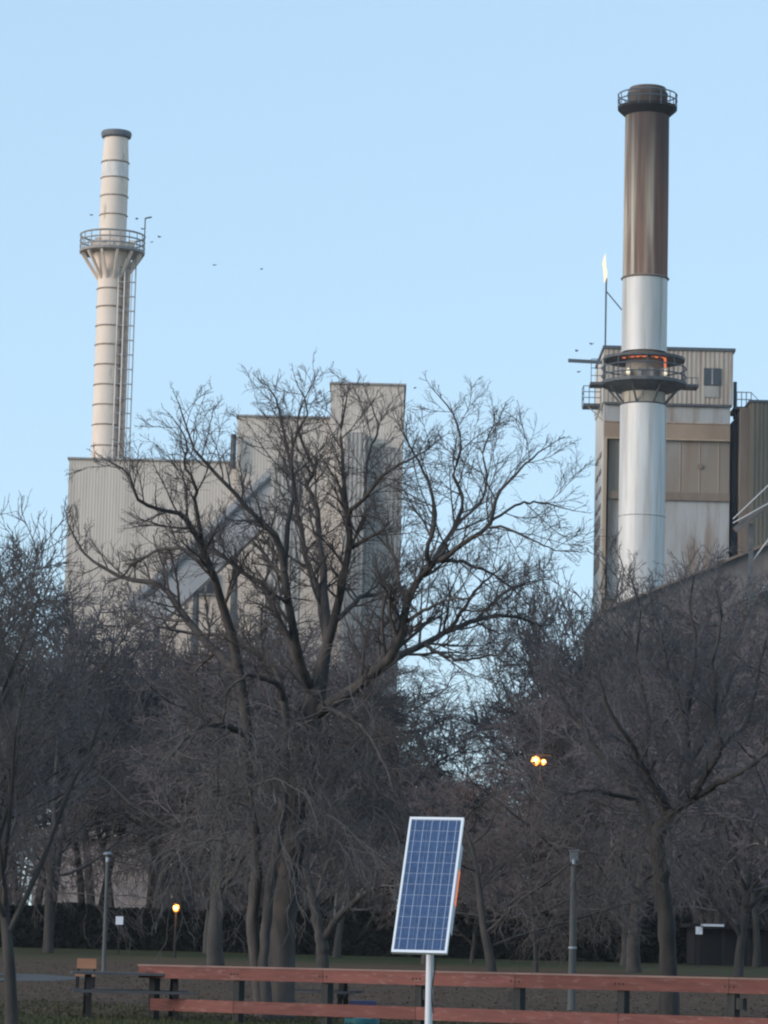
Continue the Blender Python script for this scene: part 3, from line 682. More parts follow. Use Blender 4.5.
# ------------------------------------------------------------------ lamps
def lamp_post(px, top, y, rad, label, kind, lit=False):
    x = ground_x(px, y); zt = float(at(px + 4, top, y)[2])
    root = thing('lamp_post', (x, y, 0), label, 'lamp post')
    q = MB(); q.lathe(x, y, [(0, 0), (rad * 1.1, 0), (rad, .3), (rad * .72, zt - .35)], 14); q.build('pole', M['lamp_pole'] if not lit else M['leg_dark'], root, True)
    if kind == 'dish':
        q = MB(); q.lathe(x, y, [(rad * .6, zt - .4), (.07, zt - .12), (.10, zt - .1)], 14); q.build('neck', M['lamp_pole'], root, True)
        q = MB(); q.lathe(x, y, [(.06, zt - .10), (.16, zt - .09), (.15, zt - .05), (.08, zt + .0), (0, zt + .01)], 18); q.build('shade', M['lamp_head'], root, True)
        q = MB(); q.lathe(x, y, [(0, zt - .36), (.05, zt - .33), (.065, zt - .2), (.05, zt - .11)], 12); q.build('bulb', M['lens'], root, True)
    elif kind == 'head':
        q = MB(); q.box((x - .08, y - .08, zt - .26), (x + .08, y + .08, zt - .04)); q.box((x - .10, y - .10, zt - .035), (x + .10, y + .10, zt)); q.build('lamp_head', M['lamp_head'], root)
        q = MB(); q.rod((x - .01, y - .12, zt - .3), (x - .01, y - .12, zt - .2), .035, 8); q.build('sensor', M['lens'], root)
        q = MB(); q.lathe(x, y, [(rad * 1.02, 1.28), (rad * 1.02, 1.32)], 14); q.build('band', M['lens'], root)
    else:
        q = MB(); q.lathe(x, y, [(.02, zt - .42), (.12, zt - .36), (.17, zt - .2), (.14, zt - .06), (.02, zt)], 14); q.build('globe', M['sodium'], root, True)
        q = MB(); q.lathe(x, y - .16, [(.0, zt - .31), (.09, zt - .27), (.11, zt - .21), (.08, zt - .15), (0, zt - .12)], 12); q.build('bulb', M['filament'], root, True)
        q = MB(); q.lathe(x, y, [(0, zt + .1), (.1, zt + .08), (.22, zt + .0)], 12); q.build('hood', M['leg_dark'], root, True)
    return root
lamp_post(103.5, 852, 108, .07, 'slim grey lamp post with a dish shade on the left lawn, unlit', 'dish')
lamp_post(571.5, 850, 68, .085, 'grey lamp post with a small square head standing right of the solar panel', 'head')
lamp_post(174.5, 904, 165, .07, 'short dark lamp post with a glowing orange globe at the hedge', 'globe', True)
globe_at = (ground_x(174.5, 165), 165 - .5, float(at(176, 906, 165)[2]))

# far floodlight mast
y = 160.0; c = at(537.5, 761, y)
root = thing('floodlight_mast', (c[0], y, 0), 'tall dark mast with two glowing orange floodlights among the bare trees', 'floodlight')
q = MB(); q.rod((c[0] + .15, y + .2, 0), (c[0] + .15, y + .2, c[2] + .4), .035, 8); q.build('pole', M['leg_dark'], root)
for dx, dz, r_ in ((-.10, 0, .24), (.30, -.06, .15)):
    q = MB(); q.lathe(c[0] + dx, y - .1, [(.02, c[2] + dz - r_), (r_ * .8, c[2] + dz - r_ * .6), (r_, c[2] + dz), (r_ * .7, c[2] + dz + r_ * .7), (.02, c[2] + dz + r_)], 12); q = q.build('floodlight', M['sodium'], root, True)
    q2 = MB(); rr = r_ * .62; q2.lathe(c[0] + dx, y - .1 - r_ * .8, [(0, c[2] + dz - rr), (rr * .8, c[2] + dz - rr * .6), (rr, c[2] + dz), (rr * .7, c[2] + dz + rr * .7), (0, c[2] + dz + rr)], 12); q2.build('bulb', M['filament'], q, True)
def lamp_light(x, y_, z, e, r_):
    ld = bpy.data.lights.new('lamp_light', 'POINT'); ld.energy = e; ld.color = (1.0, .42, .10); ld.shadow_soft_size = r_
    lo = bpy.data.objects.new('lamp_light', ld); COL.objects.link(lo); lo.location = (x, y_, z); return lo
lamp_light(c[0], y - 1.6, c[2], 700, .2)
lamp_light(*globe_at, 120, .15)
q = MB(); q.beam((c[0] - .4, y + .2, c[2] + .3), (c[0] + .7, y + .2, c[2] + .3), .06, .06); q.build('crossbar', M['leg_dark'], root)

# ------------------------------------------------------------------ picnic tables, seat, barrel
def picnic(px, y, ang, label, L=1.9):
    x = ground_x(px, y); root = thing('picnic_table', (0, 0, 0), label, 'picnic table')
    for k in range(5):
        q = MB(); q.box((-L / 2, -.36 + k * .147, .71), (L / 2, -.36 + k * .147 + .138, .75)); q.build('plank', M['table_grey'], root)
    for s_ in (-1, 1):
        q = MB(); q.box((-L / 2, s_ * .68 - .13, .42), (L / 2, s_ * .68 + .13, .46)); q.build('bench_plank', M['table_grey'], root)
        q = MB(); xx = s_ * (L / 2 - .28)
        q.beam((xx, -.62, 0), (xx, -.2, .7), .09, .04).beam((xx, .62, 0), (xx, .2, .7), .09, .04).beam((xx, -.78, .4), (xx, .78, .4), .04, .09); q.build('trestle', M['leg_dark'], root)
    root.location = (x, y, 0); root.rotation_euler.z = ang
    return root
picnic(130, 54, R(8), 'grey plank picnic table at the left end of the red fence', 2.0)
picnic(308, 58, R(-6), 'grey picnic table behind the red fence beside the big tree', 1.8)

y = 76.0; x = ground_x(85, y)
root = thing('park_bench', (x, y, 0), 'small orange-brown wooden bench behind the left picnic table', 'bench')
q = MB(); zb_ = float(at(86, 968.5, y)[2]); ztp = float(at(86, 958.5, y)[2])
for k in range(2): q = MB(); q.box((x - .21, y, zb_ + k * (ztp - zb_) * .51), (x + .24, y + .04, zb_ + (ztp - zb_) * (.49 + k * .51))); q.build('back_slat', M['wood_orange'], root)
q = MB(); q.box((x - .21, y - .42, zb_ - .18), (x + .24, y - .02, zb_ - .13)); q.build('seat', M['wood_orange'], root)
for s_ in (-.17, .2):
    q = MB(); q.box((x + s_ - .02, y - .4, 0), (x + s_ + .02, y - .35, zb_ - .18)); q.build('leg', M['leg_dark'], root)
    q = MB(); q.box((x + s_ - .02, y + .045, 0), (x + s_ + .02, y + .085, ztp - .03)); q.build('leg', M['leg_dark'], root)

y = 53.5; c = at(362, 1018, y); zt = float(c[2]); x = float(c[0]); zt2 = float(at(362, 1003, y)[2])
root = thing('litter_barrel', (x, y, 0), 'teal domed litter barrel with a flat navy hood behind the red fence', 'barrel')
q = MB(); q.lathe(x, y, [(0, 0), (.26, 0), (.29, .1), (.29, zt - .12), (.25, zt - .04), (.12, zt), (0, zt + .005)], 24); q.build('drum', M['teal'], root, True)
q = MB(); q.box((x - .21, y - .2, zt2 - .04), (x + .23, y + .2, zt2 + .04)); q.build('hood', M['navy'], root)
for s_ in (-.18, .2): q = MB(); q.rod((x + s_, y, zt - .2), (x + s_, y, zt2 - .04), .012, 6); q.build('hood_bracket', M['leg_dark'], root)

# ------------------------------------------------------------------ red rail fence
FA, FB = at(152, 985, 54.0), at(731, 1000, 46.0)
A = Vector((FA[0], FA[1], 0)); B = Vector((FB[0], FB[1], 0))
dirf = (B - A).normalized(); step = (B - A).length / 6; nrm = Vector((dirf.y, -dirf.x, 0))    # towards the camera
if nrm.y > 0: nrm = -nrm
zA, zB = float(at(152, 966.2, 54.0)[2]), float(at(731, 979.4, 46.0)[2])
def ztop(sx_): return zA + (zB - zA) * sx_ / (B - A).length
root = thing('rail_fence', (A.x, A.y, 0), 'red painted board rail fence on dark posts crossing the foreground', 'fence')
RH = .195
DROP = .53                                        # lower rail below the top one
def board(s0, s1, dz, h, off, th, name, m):
    a = A + dirf * s0 + nrm * off; b2 = A + dirf * s1 + nrm * off
    q = MB(); q.beam((a.x, a.y, ztop(s0) + dz - h / 2), (b2.x, b2.y, ztop(s1) + dz - h / 2), th, h); o = q.build(name, m, root); return o
for i in range(-0, 9):
    p_ = A + dirf * (step * i) - nrm * .06; zt = ztop(step * i)
    q = MB(); ang = math.atan2(dirf.y, dirf.x); q.box((p_.x - .065, p_.y - .065, 0), (p_.x + .065, p_.y + .065, zt - .05), rot=ang); q.build('post', M['post_dark'], root)
    if i in (3, 4, 6):   # block behind the rail
        pb = p_ + dirf * (.14 if i != 4 else -.12); q = MB(); q.box((pb.x - .06, pb.y - .05, zt - .42), (pb.x + .06, pb.y + .05, zt - .26), rot=ang); q.build('block', M['post_dark'], root)
s = -.28; k = 0
ends = [-.28] + [step * j for j in (2, 4, 6, 8)]
rails = []
for s0, s1 in zip(ends, ends[1:]):
    rails.append((board(s0, s1 - .008, 0, RH, .03, .045, 'rail', M['fence_red']), s0, s1))
    board(s0 - (.02 if s0 < 0 else 0), s1 - .006, .028, .026, .0, .13, 'cap_rail', M['fence_cap'])
ends = [.02] + [step * j for j in (1, 3, 5, 7)]
for s0, s1 in zip(ends, ends[1:]): board(s0, s1 - .01, -DROP, RH, .03, .045, 'rail', M['fence_red'])
for i in range(9):
    r_ = next((o for o, s0, s1 in rails if s0 <= step * i < s1 - .001), rails[-1][0])
    zt = ztop(step * i)
    for j in (-1, 0, 1):
        c = A + dirf * (step * i + j * .075) + nrm * .055; q = MB(); q.rod((c.x, c.y, zt - .10), (c.x + nrm.x * .012, c.y + nrm.y * .012, zt - .10), .016, 6); q.build('bolt', M['bolt'], r_)

# ------------------------------------------------------------------ solar panel on its pole
YP = 32.0; SP = YP / F_PX
tilt, yaw = R(27), R(13.5)
pc = Vector(at(428.0, 884.2, YP))
right = Vector((math.cos(yaw), -math.sin(yaw), 0)); upv = Vector((math.sin(tilt) * math.sin(yaw), math.sin(tilt) * math.cos(yaw), math.cos(tilt))); nv = right.cross(upv)
if nv.y > 0: nv = -nv
PW, PL = .556, 1.515
root = thing('solar_panel', (0, 0, 0), 'tilted blue solar panel in a white frame on a slim white pole', 'solar panel')
def pbox(u0, u1, v0, v1, n0, n1, name, m, parent=root, mis=None):
    q = MB()
    P8 = [pc + right * u + upv * v + nv * n for n in (n0, n1) for u, v in ((u0, v0), (u1, v0), (u1, v1), (u0, v1))]
    q.v = [tuple(x) for x in P8]; q.f = [(0, 3, 2, 1), (4, 5, 6, 7), (0, 1, 5, 4), (1, 2, 6, 5), (2, 3, 7, 6), (3, 0, 4, 7)]; q.mi = [0] * 6
    return q.build(name, m, parent)
fr = .027
pbox(-PW / 2, PW / 2, PL / 2 - fr, PL / 2, -.035, .006, 'frame', M['alu']); pbox(-PW / 2, PW / 2, -PL / 2, -PL / 2 + fr, -.035, .006, 'frame', M['alu'])
pbox(-PW / 2, -PW / 2 + fr * .8, -PL / 2 + fr, PL / 2 - fr, -.035, .006, 'frame', M['alu']); pbox(PW / 2 - fr * .8, PW / 2, -PL / 2 + fr, PL / 2 - fr, -.035, .006, 'frame', M['alu'])
pbox(-PW / 2 + fr * .8, PW / 2 - fr * .8, -PL / 2 + fr, PL / 2 - fr, -.02, -.004, 'backsheet', M['backsheet'])
iu0, iu1, iv0, iv1 = -PW / 2 + fr * .8 + .004, PW / 2 - fr * .8 - .004, -PL / 2 + fr + .004, PL / 2 - fr - .004
cw, chh = (iu1 - iu0) / 3, (iv1 - iv0) / 12
for i in range(3):
    for j in range(12):
        u0, u1, v0, v1 = iu0 + i * cw + .0022, iu0 + (i + 1) * cw - .0022, iv0 + j * chh + .0026, iv0 + (j + 1) * chh - .0026
        q = MB()
        for (a0, a1, n1, mi_) in ((u0, u1, -.001, 0), (u0 + cw * .24 - .002, u0 + cw * .24 + .002, 0., 1), (u0 + cw * .73 - .002, u0 + cw * .73 + .002, 0., 1)):
            n = len(q.v); q.v += [tuple(pc + right * u + upv * v + nv * nn) for nn in (-.004, n1) for u, v in ((a0, v0), (a1, v0), (a1, v1), (a0, v1))]
            q.f += [tuple(n + t for t in f) for f in ((4, 5, 6, 7), (0, 1, 5, 4), (1, 2, 6, 5), (2, 3, 7, 6), (3, 0, 4, 7))]; q.mi += [mi_] * 5
        q.build('cell', [M['cell'], M['busbar']], root)
pbox(PW / 2 - .30, PW / 2 + .006, -PL * .34, PL * .31, -.10, -.036, 'back_box', M['box_grey'])
pbox(PW / 2 + .0065, PW / 2 + .009, -PL * .13, PL * .13, -.10, -.040, 'orange_glow_strip', M['orange'])  # orange strip beside the back box, its bright glow put in by emission
pcx = float(at(430.0, 955, YP + .12)[0]); pq = Vector((pcx, YP + .12, 0))
q = MB(); q.lathe(pq.x, pq.y, [(0, 0), (.037, 0), (.037, float(pc.z) + .1)], 20); q.build('pole', M['pole_white'], root, True)
q = MB(); q.box((pq.x - .06, pq.y - .05, pc.z - .35), (pq.x + .06, pq.y + .05, pc.z - .28)); q.build('clamp', M['box_grey'], root)
q = MB(); c0 = Vector((pq.x + .045, pq.y - .02, pc.z - .5)); pts = [c0 + Vector((.02 * math.sin(i * .9), -.01, -.11 * i)) for i in range(8)]
for u, v_ in zip(pts, pts[1:]): q.rod(u, v_, .006, 5)
q.build('cable', M['leg_dark'], root)

# ================================================================== TREES
def unit(v): return v / np.maximum(np.linalg.norm(v, axis=-1, keepdims=True), 1e-9)
def grow(P, D, L, r0, r1, K, wob, up, rs, flat=0.0):
    """n branches at once: returns points (n,K+1,3), directions (n,K+1,3), radii (n,K+1)"""
    n = len(P); pts = np.zeros((n, K + 1, 3)); dr = np.zeros((n, K + 1, 3)); pts[:, 0] = P; D = unit(D); dr[:, 0] = D
    for k in range(K):
        D = unit(D + rs.randn(n, 3) * wob + np.array([0, 0, up]) / K); P = P + D * (L / K)[:, None]; pts[:, k + 1] = P; dr[:, k + 1] = D
    t = np.linspace(0, 1, K + 1)[None]; rad = r0[:, None] * (1 - t) + r1[:, None] * t
    return pts, dr, rad
def spawn(br, m, t0, t1, ang, lr, rr, rs, L, upbias=0.0, rmin=.006, taper_len=.4, thin=True):
    """m children on each branch"""
    pts, dr, rad = br; n, K1, _ = pts.shape
    idx = np.repeat(np.arange(n), m); t = np.tile((np.arange(m) + .5) / m, n); t = t0 + (t1 - t0) * np.clip(t + (rs.rand(n * m) - .5) * .8 / m, 0, .999)
    s = t * (K1 - 1); k = np.minimum(s.astype(int), K1 - 2); f = (s - k)[:, None]
    P = pts[idx, k] * (1 - f) + pts[idx, k + 1] * f; D = unit(dr[idx, k] * (1 - f) + dr[idx, k + 1] * f)
    r = rad[idx, k] * (1 - f[:, 0]) + rad[idx, k + 1] * f[:, 0]
    side = unit(np.cross(D, rs.randn(n * m, 3))); a = (ang * (.7 + .6 * rs.rand(n * m)))[:, None]
    C = unit(D * np.cos(a) + side * np.sin(a) + np.array([0, 0, upbias]))
    Lc = L[idx] * lr * (1 - taper_len * t) * (.65 + .7 * rs.rand(n * m))
    rc = np.maximum(np.minimum(r * rr, r * .9), rmin)
    k = rs.rand(n * m) < np.clip(L[idx] / (np.mean(L) * 1.15), .25, 1.) if (thin and n > 1) else np.ones(n * m, bool)
    return P[k], C[k], Lc[k], rc[k]
def tubes(groups):
    """groups: list of (pts (n,K,3), rad (n,K), sides) -> verts, quads"""
    V = []; Fq = []; off = 0
    for pts, rad, sides in groups:
        n, K, _ = pts.shape
        if n == 0: continue
        T = np.zeros_like(pts); T[:, 1:-1] = pts[:, 2:] - pts[:, :-2]; T[:, 0] = pts[:, 1] - pts[:, 0]; T[:, -1] = pts[:, -1] - pts[:, -2]; T = unit(T)
        ref = np.where(np.abs(T[:, :1, 2:3]) > .9, np.array([1., 0, 0]), np.array([0, 0, 1.])); ref = np.broadcast_to(ref, T.shape)
        U = unit(np.cross(T, ref)); W = np.cross(T, U)
        a = np.arange(sides) * 2 * np.pi / sides
        v = pts[:, :, None] + rad[:, :, None, None] * (U[:, :, None] * np.cos(a)[None, None, :, None] + W[:, :, None] * np.sin(a)[None, None, :, None])
        V.append(v.reshape(-1, 3))
        b0 = off + (np.arange(n)[:, None, None] * K + np.arange(K - 1)[None, :, None]) * sides; i = np.arange(sides)[None, None]; j = (i + 1) % sides
        q = np.stack([b0 + i, b0 + j, b0 + sides + j, b0 + sides + i], -1).reshape(-1, 4); Fq.append(q); off += n * K * sides
    return np.concatenate(V), np.concatenate(Fq)
def fast_mesh(name, V, Q, m, smooth=True):
    me = bpy.data.meshes.new(name); n, f = len(V), len(Q)
    me.vertices.add(n); me.vertices.foreach_set('co', V.astype(np.float32).ravel())
    me.loops.add(f * 4); me.loops.foreach_set('vertex_index', Q.astype(np.int32).ravel())
    me.polygons.add(f); me.polygons.foreach_set('loop_start', np.arange(f, dtype=np.int32) * 4)
    me.polygons.foreach_set('use_smooth', np.full(f, smooth)); me.materials.append(m); me.update(calc_edges=True); return me

def tree_meshes(seed, H=10., trunk_top=.8, low=.22, nl=14, ang=50, spread=.42, up=.25, m2=7, m3=6, m4=5, m5=3, droop=0.0, r_trunk=.125, lean=0.0, twig_r=.010, wob=.12):
    rs = np.random.RandomState(seed); one = np.ones(1)
    tr = grow(np.zeros((1, 3)), np.array([[lean, 0, 1.]]), one * H * trunk_top, one * r_trunk, one * r_trunk * .18, 12, .05, .1, rs)
    tr[2][:, 0] *= 1.12
    P, D, L, r = spawn(tr, nl, low, .97, R(ang), spread / trunk_top, .62, rs, one * H * trunk_top, .12, .03, .45)
    b1 = grow(P, D, L, r, r * .25, 8, wob, up, rs)
    P, D, L, r = spawn(b1, m2, .18, .98, R(45), .52, .6, rs, L, .10, twig_r * 1.6); b2 = grow(P, D, L, r, np.maximum(r * .3, twig_r), 6, wob * 1.3, up * .5, rs); L2 = L
    P, D, L, r = spawn(b2, m3 + 1, .15, 1., R(42), .56, .6, rs, L2, .06, twig_r * 1.2); b3 = grow(P, D, L, r, np.maximum(r * .4, twig_r * .8), 4, wob * 1.7, -droop, rs); L3 = L
    P, D, L, r = spawn(b3, m4 + 1, .15, 1., R(42), .60, .6, rs, L3, .03, twig_r); b4 = grow(P, D, L, r, np.maximum(r * .5, twig_r * .6), 3, wob * 2, -droop * 1.6, rs); L4 = L
    P, D, L, r = spawn(b4, m5, .2, 1., R(45), .62, .7, rs, L4, 0, twig_r * .8); b5 = grow(P, D, L, r, r * .5, 2, wob * 2, -droop * 2, rs)
    t = fast_mesh('trunk', *tubes([(tr[0], tr[2], 10), (b1[0], b1[2], 5)]), M['bark'])
    c = fast_mesh('crown', *tubes([(b2[0], b2[2], 4), (b3[0], b3[2], 3), (b4[0], b4[2], 3), (b5[0], b5[2], 3)]), M['twig'])
    return t, c
VAR = [
    tree_meshes(11, nl=15, ang=52, spread=.44, up=.25, droop=.15),
    tree_meshes(12, nl=16, ang=40, spread=.50, up=.55, droop=-.15, low=.18),
    tree_meshes(13, nl=13, ang=62, spread=.48, up=.15, droop=.5, low=.16),
    tree_meshes(14, nl=16, ang=45, spread=.42, up=.4, droop=.1, low=.12, trunk_top=.85),
    tree_meshes(15, nl=13, ang=30, spread=.60, up=.35, droop=-.3, low=.10, trunk_top=.6, wob=.08),
    tree_meshes(16, nl=17, ang=48, spread=.42, up=.3, droop=-.1, low=.40, trunk_top=.85),
]
for i, me in enumerate(VAR):
    me[1].materials[0] = (M['twig'], M['twig_cool'], M['twig_brown'], M['twig'], M['twig_grey'], M['twig_cool'])[i]
def plant(var, px, y, ptop, label, group=None, wide=1.0, seed=0, name='bare_tree', xy=None, tw=1.0):
    x = ground_x(px, y) if xy is None else xy
    h = float(at(px, ptop, y)[2]); s_ = h / 10.3
    root = thing(name, (x, y, 0), label, 'tree', group)
    rz = (seed * 2.399) % 6.283
    for me in VAR[var]:
        o = bpy.data.objects.new(me.name.split('.')[0], me); COL.objects.link(o); o.parent = root
        k = tw if me.name.startswith('trunk') else 1.0; o.scale = (s_ * wide * k, s_ * wide * k, s_); o.rotation_euler.z = rz
        if me.name.startswith('crown'): o['kind'] = 'stuff'
    return root

MID = [  # variant, px, distance, top px, width, label
    (1, -18, 95, 640, 1.1, 'large dark bare tree at the very left edge, behind the slim young tree'),
    (5, 48, 175, 575, 1.1, 'bare tree before the pale warehouse, left of the left lamp post'),
    (5, 92, 226, 560, 1.1, 'bare tree with upright shoots rising left of the beige building corner'),
    (5, 150, 223, 600, 1.2, 'bare tree between the left lamp post and the lit orange lamp'),
    (0, 216, 128, 590, 1.2, 'bare tree with a straight grey trunk right of the lit orange lamp'),
    (2, 318, 222, 615, 1.2, 'bare tree with drooping twigs right behind the big double-trunked tree'),
    (2, 362, 224, 630, 1.2, 'bare tree filling the gap left of the solar panel'),
    (0, 425, 165, 752, 1.5, 'low bare tree directly behind the solar panel'),
    (2, 492, 113, 752, 1.35, 'bare spreading tree with a pale-sided forked trunk right of the solar panel'),
    (1, 548, 228, 560, .68, 'tall bare tree with dense upright twigs left of the right lamp post'),
    (4, 588, 224, 560, .9, 'bare tree just right of the grey lamp post with the square head'),
    (0, 634, 150, 640, 1.2, 'bare tree with a dark narrow trunk left of the stout pale trunk'),
    (4, 650, 230, 545, 1.0, 'bare tree whose thin shoots cross the foot of the white stack'),
    (3, 738, 140, 640, 1.2, 'bare tree with a slim leaning trunk before the dark shelter'),
    (4, 716, 222, 590, 1.1, 'bare tree with upright shoots under the tan annex'),
    (0, 800, 100, 560, 1.1, 'bare tree at the right edge of the photo'),
    (2, 536, 141, 745, .9, 'small bare tree whose twigs cross the glowing floodlights'),
    (1, 612, 229, 590, 1.1, 'bare tree with pale fine twigs under the louvred side of the off-white building'),
    (4, 684, 227, 540, 1.1, 'bare tree with fine twigs before the stained wall right of the white stack'),
    (1, 752, 228, 560, 1.1, 'bare tree with fine twigs below the pipe bridge at right'),
    (2, 250, 225, 620, 1.2, 'bare tree with hanging twigs behind the left stem of the big tree'),
]
for i, (v, px, y, tp, wd, lab) in enumerate(MID): plant(v, px, y, tp, lab, None, wd, i + 3, tw=1.5 if px in (216, 492, 634, -18) else 1.0)
rnd = random.Random(4)
tops = lambda px: 772 if 385 < px < 535 else (645 if px < 395 else 665)
for i in range(44):
    px = -70 + i * 21 + rnd.uniform(-8, 8); y = rnd.uniform(222, 246)
    plant(5 if 20 < px < 165 else rnd.choice([0, 2, 3]), px, y, tops(px) + rnd.uniform(-18, 18), 'bare tree in the dense wooded belt beyond the hedge', 'bare trees of the wooded belt beyond the hedge', 1.25, i + 40)
for i in range(7):
    px = -90 + i * 143 + rnd.uniform(-12, 12); y = rnd.uniform(172, 200)
    plant(rnd.choice([0, 2, 3]), px, y, tops(px) + 50 + rnd.uniform(-20, 20), 'bare tree standing on the far lawn before the hedge', 'bare trees on the far lawn before the hedge', 1.3, i + 80)

# slim young tree, left front
T5 = tree_meshes(31, nl=22, ang=34, spread=.52, up=.5, droop=-.2, low=.24, trunk_top=.9, m2=7, m3=5, m4=4, m5=3, r_trunk=.115, wob=.07, twig_r=.007)
root = thing('young_tree', (ground_x(11, 44), 44, 0), 'slim young bare tree with upswept branches at the left front', 'tree')
for me in T5:
    o = bpy.data.objects.new(me.name.split('.')[0], me); COL.objects.link(o); o.parent = root; s_ = float(at(30, 595, 44)[2]) / 10.; k = 1.35 if me.name.startswith('trunk') else 1.; o.scale = (s_ * k, s_ * k, s_)
    me.materials[0] = M['twig_grey'] if me.name.startswith('crown') else M['bark']
    if me.name.startswith('crown'): o['kind'] = 'stuff'
plant(4, -165, 62, 455, 'tall bare tree off the left edge, only its curved shoots showing', None, 1.0, 7)

# small forked tree left of the panel
def cat(poly, n, rs=None, jit=0.0):
    """smooth resample of control rows"""
    p = np.array(poly, float); q = np.vstack([2 * p[0] - p[1], p, 2 * p[-1] - p[-2]]); out = []
    m = len(p) - 1
    for s in np.linspace(0, m, n):
        k = min(int(s), m - 1); t = s - k; a, b_, c, d = q[k], q[k + 1], q[k + 2], q[k + 3]
        out.append(.5 * ((2 * b_) + (c - a) * t + (2 * a - 5 * b_ + 4 * c - d) * t * t + (3 * b_ - a - 3 * c + d) * t ** 3))
    out = np.array(out)
    if rs is not None: out[1:-1, :2] += rs.randn(n - 2, 2) * jit
    return out

def traced_tree(name, label, y, stems, limbs, seed, px_base, bark, twigs, m2, m3, m4, m5, l2=1.6, twig_r=.007, droop_set=(), droop_n=0, wob=.16, rmul=1.0, sr=.5, tl=.45):
    """stems/limbs: rows of (px, py, radius px, depth offset m) read off the photograph, built at their own distance y"""
    rs = np.random.RandomState(seed); bx_ = ground_x(px_base, y); org = np.array([bx_, y, 0.])
    root = thing(name, tuple(org), label, 'tree')
    def conv(rows, n):
        c = cat(rows, n, rs, .6); c[:, 2] = np.maximum(c[:, 2], .5)
        P = np.array([at(a, b_, y + d) for a, b_, r, d in c]); rad = c[:, 2] * (y + c[:, 3]) / F_PX * rmul; return P - org, rad
    for rows in stems:
        P, rad = conv(rows, 26); P[0, 2] = min(P[0, 2], 0.0)
        ph = rs.rand() * 6
        me = fast_mesh('trunk', *tubes([(P[None], (rad * (1 + .05 * np.sin(np.arange(26) * 1.7 + ph)))[None], 12)]), bark)
        o = bpy.data.objects.new('trunk', me); COL.objects.link(o); o.parent = root
    src = []
    for rows in limbs:
        P, rad = conv(rows, 17)
        me = fast_mesh('limb', *tubes([(P[None], rad[None], 8)]), bark); o = bpy.data.objects.new('limb', me); COL.objects.link(o); o.parent = root
        src.append((P, rad))
    pts = np.array([p for p, r in src]); rad = np.array([r for p, r in src]); T = np.zeros_like(pts); T[:, :-1] = pts[:, 1:] - pts[:, :-1]; T[:, -1] = T[:, -2]
    L = np.linalg.norm(pts[:, 1:] - pts[:, :-1], axis=2).sum(1)
    L1 = np.full(len(L), 1.0) * l2; br = (pts, unit(T), rad)
    mm = np.maximum((L * m2 / 2.2).astype(int), 5)
    # children: more on longer limbs
    parts = [spawn((pts[i:i + 1], unit(T)[i:i + 1], rad[i:i + 1]), int(mm[i]), .12, 1., R(50), 1., sr, rs, np.array([l2]), .18, twig_r * 1.6, tl) for i in range(len(L))]
    # every limb also carries on into a tip shoot
    P, D, Lc, r = [np.concatenate([q[k] for q in parts]) for k in range(4)]
    P = np.vstack([P, pts[:, -1]]); D = np.vstack([D, unit(T)[:, -1]]); Lc = np.r_[Lc, np.full(len(L), l2 * .30)]; r = np.r_[r, rad[:, -1]]
    b2 = grow(P, D, Lc, r, np.maximum(r * .35, twig_r), 7, wob, .25, rs)
    P, D, L3, r = spawn(b2, m3, .12, 1., R(40), .55, .65, rs, Lc, .12, twig_r * 1.3); b3 = grow(P, D, L3, r, np.maximum(r * .4, twig_r * .8), 5, wob * 1.05, .15, rs)
    P, D, L4, r = spawn(b3, m4, .15, 1., R(40), .58, .7, rs, L3, .08, twig_r); b4 = grow(P, D, L4, r, np.maximum(r * .5, twig_r * .6), 4, wob * 1.1, .05, rs)
    P, D, L5, r = spawn(b4, m5, .2, 1., R(42), .60, .7, rs, L4, .04, twig_r * .75); b5 = grow(P, D, L5, r, r * .6, 2, wob * 1.4, 0, rs)
    me = fast_mesh('crown', *tubes([(b2[0], b2[2], 5), (b3[0], b3[2], 4), (b4[0], b4[2], 3), (b5[0], b5[2], 3)]), twigs)
    o = bpy.data.objects.new('crown', me); COL.objects.link(o); o.parent = root; o['kind'] = 'stuff'
    if droop_n:
        x0, x1, y0_, y1_ = droop_set; n = droop_n
        P = np.array([at(x0 + (x1 - x0) * rs.rand(), y0_ + (y1_ - y0_) * rs.rand(), y + rs.uniform(-2.5, 2.5)) - org for _ in range(n)])
        D = unit(rs.randn(n, 3) * [.8, .8, .35]); LL = .9 + 1.3 * rs.rand(n); rr = np.full(n, .0095)
        d2 = grow(P, D, LL, rr, rr * .5, 8, .24, -1.3, rs)
        P, D, L3, r = spawn(d2, 5, .1, 1., R(38), .45, .7, rs, LL, -.1, .008); d3 = grow(P, D, L3, r, r * .6, 5, .26, -.6, rs)
        P, D, L4, r = spawn(d3, 4, .1, 1., R(40), .55, .7, rs, L3, -.1, .006); d4 = grow(P, D, L4, r, r * .6, 3, .15, -.5, rs)
        me = fast_mesh('hanging_twigs', *tubes([(d2[0], d2[2], 4), (d3[0], d3[2], 3), (d4[0], d4[2], 3)]), M['twig_grey'])
        o = bpy.data.objects.new('hanging_twigs', me); COL.objects.link(o); o.parent = root; o['kind'] = 'stuff'
    return root

